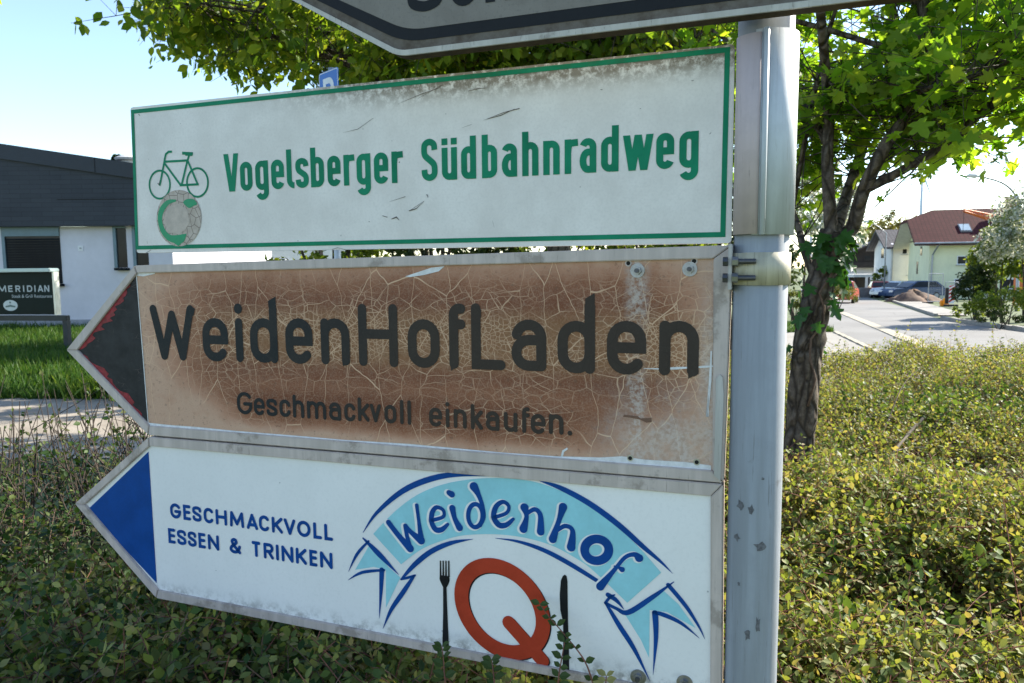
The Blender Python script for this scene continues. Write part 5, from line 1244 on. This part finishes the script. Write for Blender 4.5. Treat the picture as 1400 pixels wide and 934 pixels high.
MB().box(-1.8, 1.6, 4.6, 4.75, -.2, cz(379)-.003).build('back_wall', M_dark, cpt)
stw = empty('garden_wall', (at(1180, 405, 66).x, 66, ground_z(32, 66)), R(-4), 'low grey garden wall in front of the dark house', 'wall')
n_ = 7
for r_i in range(3):
    for i in range(n_):
        MB().box(-1.9+i*.5+(r_i % 2)*.15, -1.9+i*.5+.48+(r_i % 2)*.15, 0, .3, -.1+r_i*.33, .22+r_i*.33).build('block', simple('wall block', (.22, .21, .20), .9, 0, .2, 2) if (i == 0 and r_i == 0) else MATS['wall block'], stw)

# cars
def car(label, col_m, loc, rz, L=4.4, W=1.78, H=1.48, wagon=False):
    e = empty('parked_car', loc, rz, label, 'car', 'cars parked along the street')
    hl = L/2
    low = [(-hl, .32), (-hl+.02, .62), (-hl+.25, .86), (-hl*.35, .96), (hl*.86, .98), (hl-.03, .92), (hl, .62), (hl-.02, .32)]
    roof_ = [(-hl*.42, .95), (-hl*.05, H-.04), (hl*.15, H), (hl*(.70 if wagon else .45), H-.05), (hl*(.93 if wagon else .85), .97)]
    def loft(prof, w0, w1, z0, z1):
        mb = MB(); n_ = len(prof); vs = []
        for s_ in (-1, 1):
            for x, z in prof:
                f = w0+(w1-w0)*min(1, max(0, (z-z0)/(z1-z0))); vs.append((x, s_*f, z))
        mb.add(vs, [tuple(range(n_)), tuple(reversed(range(n_, 2*n_)))]+[(i, (i+1) % n_, n_+(i+1) % n_, n_+i) for i in range(n_)]); return mb
    bd = loft(low, W/2, W/2-.05, .5, 1.0).build('body', col_m, e, bevel=.06); 
    for p_ in bd.data.polygons: p_.use_smooth = False
    loft(roof_, W/2-.07, W/2-.27, .95, H).build('cabin', col_m, e, bevel=.03)
    g = [(-hl*.33, 1.0), (-hl*.03, H-.10), (hl*.15, H-.08), (hl*(.64 if wagon else .42), H-.11), (hl*(.82 if wagon else .74), 1.01)]
    loft(g, W/2-.074, W/2-.237, 1.0, H-.08).build('side_window', M_glass, e)
    fw = [(-hl*.40, .995), (-hl*.07, H-.09)]
    mb = MB(); mb.add([(fw[0][0]-.03, -W/2+.16, fw[0][1]), (fw[0][0]-.03, W/2-.16, fw[0][1]), (fw[1][0]-.03, W/2-.30, fw[1][1]), (fw[1][0]-.03, -W/2+.30, fw[1][1])], [(0, 1, 2, 3)]); mb.build('windscreen', M_glass, e)
    bw_ = [(hl*(.93 if wagon else .85), 1.01), (hl*(.72 if wagon else .48), H-.09)]
    mb = MB(); mb.add([(bw_[0][0]+.03, -W/2+.16, bw_[0][1]), (bw_[0][0]+.03, W/2-.16, bw_[0][1]), (bw_[1][0]+.03, W/2-.30, bw_[1][1]), (bw_[1][0]+.03, -W/2+.30, bw_[1][1])], [(3, 2, 1, 0)]); mb.build('rear_window', M_glass, e)
    for x in (-hl*.62, hl*.60):
        for s_ in (-1, 1):
            mb = MB(); y = s_*(W/2-.10); mb.tube([(x, y-.10, .31), (x, y-.08, .31), (x, y+.08, .31), (x, y+.10, .31)], [.27, .31, .31, .27], 18); w_ = mb.build('wheel', M_black, e)
            mb = MB(); mb.tube([(x, y+s_*.105, .31), (x, y+s_*.115, .31)], .19, 12); mb.build('rim', M_pipe, w_)
    for s_ in (-1, 1):
        MB().box(-hl-.005, -hl+.12, s_*(W/2-.30)-.16, s_*(W/2-.30)+.16, .62, .76).build('headlight', M_wframe, e)
        MB().box(hl-.10, hl+.006, s_*(W/2-.22)-.12, s_*(W/2-.22)+.12, .66, .90).build('tail_light', simple('tail light red', (.35, .02, .015), .3) if 'tail light red' not in MATS else MATS['tail light red'], e)
    return e
paint = lambda n, c: simple(n, c, .25, .2, .03, 1, spec=.6)
car('red hatchback parked beyond the lamp post with its tail to the street', paint('red paint', (.40, .05, .035)), gp(at(1203, 400, 66).x, 66), R(70), 4.0)
car('silver white hatchback parked between the red and the blue car', paint('white paint', (.60, .62, .64)), gp(at(1226, 400, 63).x, 63), R(15), 4.2)
car('dark blue estate car parked behind the soil heap', paint('blue paint', (.025, .05, .11)), gp(at(1247, 400, 57).x, 57), R(10), 4.7, wagon=True)
car('orange red car half hidden behind the maple trunk and ivy', paint('orange paint', (.50, .09, .03)), gp(at(1152, 395, 50).x, 50), R(60), 4.1)
car('blue van-like car standing behind the orange red car', paint('mid blue paint', (.06, .13, .28)), gp(at(1149, 385, 60).x, 60), R(70), 4.5, H=1.8, wagon=True)
# soil heap
hp_ = gp(at(1248, 410, 51).x, 51); n_ = 28
V_ = []; F_ = []
r_ = np.random.default_rng(3)
for j in range(9):
    for i in range(n_):
        a = 2*math.pi*i/n_; q = j/8; rr_ = q; lump = 1+.22*math.sin(a*3+1)+.12*math.sin(a*7)
        V_.append((math.cos(a)*1.9*rr_*lump, math.sin(a)*1.2*rr_*lump, .72*(1-q**1.5)*(1+.25*math.sin(a*2+.5))+r_.normal(0, .045)-.05*q))
for j in range(8):
    for i in range(n_): F_.append((j*n_+i, j*n_+(i+1) % n_, (j+1)*n_+(i+1) % n_, (j+1)*n_+i))
sh_ = mesh_np('soil_heap', np.array(V_), np.array(F_), simple('dug soil', (.16, .105, .075), .95, 0, .35, 2.5, .8, 9), loc=hp_); tag(sh_, 'heap of reddish brown dug soil at the kerb before the yellow house', 'soil heap')
# mesh site fence, lamp block, warning beacon
fe = empty('site_fence', gp(at(1283, 415, 47).x, 47), R(8), 'galvanised wire mesh construction fence panels beside the warning beacon', 'fence')
for x0_, x1_, h_ in ((-.75, .25, 1.9), (.45, 1.35, 1.35)):
    for x in (x0_, x1_): mb = MB(); mb.tube([(x, 0, 0), (x, 0, h_)], .024, 8); mb.build('post', M_pipe, fe)
    mb = MB(); mb.tube([(x0_, 0, h_), (x1_, 0, h_)], .024, 8); mb.tube([(x0_, 0, .12), (x1_, 0, .12)], .024, 8); mb.build('rail', M_pipe, fe)
    mb = MB()
    for i in range(1, 9): x = x0_+(x1_-x0_)*i/9; mb.tube([(x, .001, .12), (x, .001, h_)], .004, 4)
    for i in range(1, 7): z = .12+(h_-.12)*i/7; mb.tube([(x0_, -.006, z), (x1_, -.006, z)], .004, 4)
    mb.build('wire_mesh', M_pipe, fe)['kind'] = 'stuff'
    MB().box(x0_-.3, x0_+.3, -.12, .12, 0, .1).build('foot_block', M_dark, fe)
be = empty('warning_beacon', gp(at(1300, 418, 41).x, 41), R(5), 'red and white striped upright warning beacon beside the orange lamp', 'beacon')
MB().box(-.16, .16, -.02, .02, .18, 1.20).build('board', M_wframe, be)
for i in range(5):
    z = .22+i*.21; MB().prism([(-.16, z), (.16, z+.17), (.16, min(1.2, z+.28)), (-.16, z+.11)], -.024, -.0205).build('stripe', simple('signal red', (.50, .02, .018), .45) if i == 0 else MATS['signal red'], be)
MB().box(-.3, .3, -.2, .2, 0, .12).build('foot', M_dark, be); MB().box(-.33, -.17, -.01, .06, .16, 1.05).build('back_post', M_dark, be)
ol = empty('site_lamp', gp(at(1291, 419, 41.5).x, 41.5), 0, 'squat orange warning lamp box on the ground', 'lamp')
MB().box(-.22, .22, -.12, .12, 0, .34).build('housing', simple('orange plastic', (.85, .28, .01), .5), ol, bevel=.04); mb = MB(); mb.tube([(0, 0, .342), (0, 0, .44), (0, 0, .47)], [.09, .09, .05], 14); mb.build('lens', simple('amber lens', (.8, .35, .02), .2), ol)
# street lamp with curved arm
LY = 34.0; lb = gp(at(1391, 400, LY).x, LY)
sl_ = empty('street_lamp', lb, 0, 'grey street lamp with long curved arm above the red roof', 'lamp')
def lq(px, py): p_ = at(px, py, LY); return (p_.x-lb[0], 0, p_.z-lb[2])
arm = crom([lq(1391, 300), lq(1391, 280), lq(1386, 264), lq(1372, 251), lq(1352, 244), lq(1336, 241)], 5)
mb = MB(); mb.tube([(0, 0, 0), (0, 0, 1.0), arm[0]], [.075, .07, .055], 12); mb.build('post', M_pipe, sl_, smooth=True)
mb = MB(); mb.tube(arm, .045, 10); mb.build('arm', M_pipe, sl_, smooth=True)
a_ = lq(1330, 240); mb = MB(); mb.tube([lq(1337, 241), lq(1333, 240.6), lq(1326, 240), lq(1322, 240)], [.05, .11, .10, .03], 10); mb.build('luminaire', M_soffit, sl_)
# small post near the white house
sp = empty('lamp_post', gp(at(1208.5, 400, 58).x, 58), 0, 'thin grey post in front of the white house', 'post')
mb = MB(); mb.tube([(0, 0, 0), (0, 0, 5.2), (-.6, 0, 5.7), (-1.3, 0, 6.1)], [.06, .045, .035, .03], 8); mb.build('shaft', M_pipe, sp, smooth=True); MB().box(-1.8, -1.2, -.12, .12, 6.06, 6.2).build('luminaire', M_wframe, sp)
# orange lattice crane jib behind the bushes
CY = 42.0; cb = gp(at(1402, 400, CY).x, CY)
cr_ = empty('lattice_crane', cb, 0, 'orange lattice crane jib rising above the bushes', 'crane')
def cq(px, py): p_ = at(px, py, CY); return Vector((p_.x-cb[0], 0, p_.z-cb[2]))
M_or = simple('orange steel', (.62, .16, .045), .5, .1, .12, 4)
a0_, a1_ = cq(1318, 289), cq(1402, 316)
mb = MB(); th = .34
ends = []
for dz, dy in ((.0, -.25), (.0, .25), (th*1.6, 0)):
    mb2 = MB(); p0 = a0_+Vector((0, dy*.3, dz*.2)); p1 = a1_+Vector((0, dy, dz)); mb2.tube([p0, p1], .045, 6); mb2.build('chord', M_or, cr_); ends.append((p0, p1))
for i in range(12):
    q, q_ = i/12, (i+1)/12
    for a, b in ((0, 2), (1, 2), (0, 1)):
        mb2 = MB(); mb2.tube([ends[a][0].lerp(ends[a][1], q), ends[b][0].lerp(ends[b][1], (q+q_)/2), ends[a][0].lerp(ends[a][1], q_)], .022, 5); mb2.build('brace', M_or, cr_)
mb2 = MB(); mb2.box(a1_.x-.3, a1_.x+.3, -.3, .3, 0, a1_.z+.5); mb2.build('mast', M_or, cr_)
mb2 = MB(); mb2.tube([a0_, a0_+Vector((0, 0, -1.2))], .012, 5); mb2.build('hoist_rope', M_dark, cr_)
# wind turbine on the far ridge
TY = 1050.0; tb = at(1257, 330, TY); hub = at(1261.5, 243, TY)
wt = empty('wind_turbine', (tb.x, TY, -2), 0, 'distant white wind turbine standing on the horizon', 'wind turbine')
hz_ = hub.z+2; M_turb = simple('turbine white', (.62, .66, .70), .5, 0, .03, .01)
mb = MB(); mb.tube([(0, 0, 0), (hub.x-tb.x, 0, hz_)], [2.9, 1.7], 16); mb.build('tower', M_turb, wt, smooth=True)
mb = MB(); mb.tube([(hub.x-tb.x, -4, hz_), (hub.x-tb.x, 5, hz_)], 2.2, 10); mb.build('nacelle', M_turb, wt)
for a in (-68, 52, 172):
    c_, s_ = math.cos(R(a)), math.sin(R(a)); L_ = 34; q = Vector((hub.x-tb.x, -5, hz_))
    def rp(d, w): return q+Vector((c_*d-s_*w, 0, s_*d+c_*w))
    mb = MB(); pr = [rp(0, -.8), rp(5, -1.6), rp(L_, -.15), rp(L_, .15), rp(5, 1.0), rp(0, .8)]
    mb.add(pr+[v_+Vector((0, .5, 0)) for v_ in pr], [tuple(range(6)), tuple(range(11, 5, -1))]+[(i, (i+1) % 6, 6+(i+1) % 6, 6+i) for i in range(6)]); mb.build('blade', M_turb, wt)
# bushes beside the street
M_bushg = leafmat('bush leaf', [(.05, .09, .018), (.10, .15, .024), (.17, .22, .034), (.25, .28, .05)], .48, .5, (1.6, 1.5, .5))
M_blos = leafmat('blossom petals', [(.80, .78, .72), (.20, .25, .07), (.84, .80, .74), (.16, .20, .06), (.75, .72, .64), (.10, .14, .04), (.24, .28, .09)], .48, .6, (1, 1, .95))
M_darkb = leafmat('dark bush leaf', [(.018, .035, .012), (.035, .06, .016), (.07, .09, .02)], .25, .5)
M_far = leafmat('far tree leaf', [(.10, .10, .03), (.16, .14, .045), (.21, .18, .06)], .35, .6)
M_ornam = leafmat('ornamental leaf', [(.06, .08, .02), (.12, .14, .03), (.20, .20, .05)], .4, .5)
def spot(px, Y): x = at(px, 400, Y).x; return gp(x, Y)
shrub('tall_bush', 'tall bright green bush beside the striped beacon', spot(1366, 29), 1.1, 1.0, 4.1, M_bushg, .15, 6500, seed=2, droop=.3)
shrub('dark_bush', 'dark green rounded bush at the foot of the tall bush', spot(1334, 27.5), .75, .6, 2.0, M_darkb, .10, 4200, seed=3)
shrub('hawthorn_bush', 'white blossoming hawthorn bush overhanging the street lamp post', spot(1405, 25), 1.5, 1.2, 4.0, M_blos, .13, 8500, seed=4, z0=.7)
shrub('low_shrub', 'low yellowish shrub along the kerb under the hawthorn', spot(1375, 23.5), 1.2, .6, 1.3, M_bushg, .085, 3200, seed=5)
shrub('low_shrub', 'low dark clump of shrub on the kerb corner', spot(1372, 21.6), .95, .45, .62, M_darkb, .06, 3000, seed=6)
shrub('low_shrub', 'low green shrub between the beacon and the kerb', spot(1335, 24.6), .8, .5, .75, M_bushg, .07, 2200, seed=16)
shrub('clipped_bush', 'clipped round green bush at the left side of the street', spot(1148, 36), .85, .8, 1.35, M_ornam, .08, 3200, seed=7)
shrub('blossom_tree', 'white blossoming tree behind the maple trunk', spot(1098, 21), 1.6, 1.2, 3.4, M_blos, .12, 6000, seed=8, z0=1.4, cat='tree')
shrub('small_bush', 'small yellow green bush by the dark house', spot(1203, 74), 1.2, .9, 3.2, M_bushg, .2, 1500, seed=9)
shrub('clipped_bush', 'low bright clipped bush beyond the verge by the white post', spot(1086, 27), .7, .6, 1.2, M_ornam, .09, 1600, seed=17)
for i, (px, Y, rx, h_) in enumerate(((1196, 150, 6.5, 12.5), (1214, 140, 6.0, 13.0), (1238, 160, 7.0, 13.5), (1176, 165, 7, 11), (1262, 170, 7, 12))):
    shrub('hillside_tree', 'yellowish spring tree rising behind the white and dark houses', spot(px, Y), rx, rx*.8, h_, M_far, .55, 3200, seed=20+i, cat='tree', group='trees behind the houses', stems=3)
shrub('garden_bush', 'green leafy garden bush at the house wall behind the fence', spot(1352, 52), 1.6, 1.0, 2.6, M_bushg, .2, 1500, seed=31)
# green hedge shrubs seen through the slits between the boards
for i, (px, Y, rx, h_, mm, lab) in enumerate(((455, 11.0, .9, 3.6, M_bushg, 'tall green bush behind the boards next to the white wing'), (600, 10.6, 1.0, 3.8, M_darkb, 'dark tall bush behind the middle of the boards'), (760, 10.8, 1.0, 3.6, M_bushg, 'leafy bush behind the boards below the spreading tree'), (900, 10.2, .9, 3.4, M_bushg, 'leafy bush behind the boards near the post'), (1010, 12.5, .9, 3.2, M_darkb, 'dark leafy bush directly behind the sign post'))):
    x = at(px, 400, Y).x; shrub('tall_bush', lab, (x, Y, ground_z(x, Y)), rx, .8, h_, mm, .11, 3800, seed=40+i)
# slim pale posts between the maple and the pole
for px, Y, h_, lab in ((1121, 23.5, 6.4, 'slim pale flag pole seen through the maple crown'), (1106.5, 27, 6.0, 'slim white pole further back behind the maple branch stub')):
    e = empty('flag_pole', spot(px, Y), 0, lab, 'pole'); mb = MB(); mb.tube([(0, 0, 0), (0, 0, h_)], [.06, .045], 10); mb.build('shaft', M_wframe, e, smooth=True); mb = MB(); mb.tube([(0, 0, h_), (0, 0, h_+.03), (0, 0, h_+.10)], [.06, .075, .01], 10); mb.build('finial', M_pipe, e)
# bare branch lying in the hedge
bt = empty('bare_stick', at(1216, 640, 2.9), 0, 'bare grey forked stick poking out of the hedge', 'stick'); o0 = Vector(bt.location)
M_stick = simple('bare stick', (.24, .19, .14), .85, 0, .25, 20)
mb = MB(); mb.tube([Vector(p_)-o0 for p_ in crom([tuple(at(1200, 650, 2.85)), tuple(at(1222, 618, 2.9)), tuple(at(1245, 590, 3.0)), tuple(at(1262, 572, 3.05))], 5)], .006, 8); mb.build('stem', M_stick, bt); mb = MB(); mb.tube([Vector(p_)-o0 for p_ in (at(1223, 617, 2.9), at(1245, 612, 2.95), at(1264, 611, 2.95))], [.004, .003, .002], 6); mb.build('fork', M_stick, bt)
bt = empty('bare_stick', at(1200, 600, 3.3), 0, 'thin dark arching stick above the hedge leaves', 'stick'); o0 = Vector(bt.location)
mb = MB(); mb.tube([Vector(p_)-o0 for p_ in crom([tuple(at(1198, 612, 3.2)), tuple(at(1212, 580, 3.3)), tuple(at(1226, 545, 3.4)), tuple(at(1238, 522, 3.5)), tuple(at(1262, 500, 3.6))], 5)], [.004*(1-.7*i/20) for i in range(21)], 6); mb.build('stem', M_twig, bt)
# parking sign behind the boards
QY = 5.0; c0_ = at(449, 112, QY)
pk = empty('parking_sign', (c0_.x, QY, 0), R(-47), 'blue parking sign with white letter, just above the cycle route board', 'sign')
zc = at(449, 96.5, QY).z; w_ = .125
MB().prism(rounded([(-w_, zc-.36), (w_, zc-.36), (w_, zc), (-w_, zc)], .02), 0, .004).build('panel', simple('parking blue', (.012, .12, .42), .35, 0, .08, 8), pk)
k = Ink(-.0010); glyph(k, 'P', -.07, .07, zc-.24, .13, .195, .038); k.build('letter', simple('parking white', (.62, .64, .66), .4), pk)
k = Ink(-.0006); k.line(rounded([(-w_+.006, zc-.354), (w_-.006, zc-.354), (w_-.006, zc-.006), (-w_+.006, zc-.006)], .016), .005, closed=True); k.build('border', MATS['parking white'], pk)
mb = MB(); mb.tube([(0, .028, -.1), (0, .028, zc+.02)], .024, 12); mb.build('post', M_pipe, pk, smooth=True)
# tree beyond the boards that shades the restaurant lawn
tr2 = empty('shade_tree', (-3.6, 17.0, 0), 0, 'leafy tree beyond the boards shading the restaurant lawn', 'tree')
mb = MB(); limb(mb, [(0, 0, 0), (.05, 0, 1.5), (0, .1, 3.2)], .16, .11, 12); mb.build('trunk', M_bark2, tr2, smooth=True)
tt2 = []
for i in range(24):
    a = i*2.399; rr_ = .4+.6*((i*.618) % 1); e_ = Vector((math.cos(a)*3.2*rr_, math.sin(a)*3.0*rr_, 3.2+1.7*(1-rr_**2)*((i*.37) % 1))); s_ = Vector((0, 0, 2.0+((i*.713) % 1)))
    mb = MB(); c_ = limb(mb, [s_, s_.lerp(e_, .45)+Vector((0, 0, .3)), e_], .04, .01, 6); mb.build('branch', M_bark2, tr2, smooth=True); tt2.extend(c_[len(c_)//4:])
grow(tt2, 1900, (.3, .9), M_hazel, OVAL4, .16, 6, tr2, droop=.5, twr=.008)
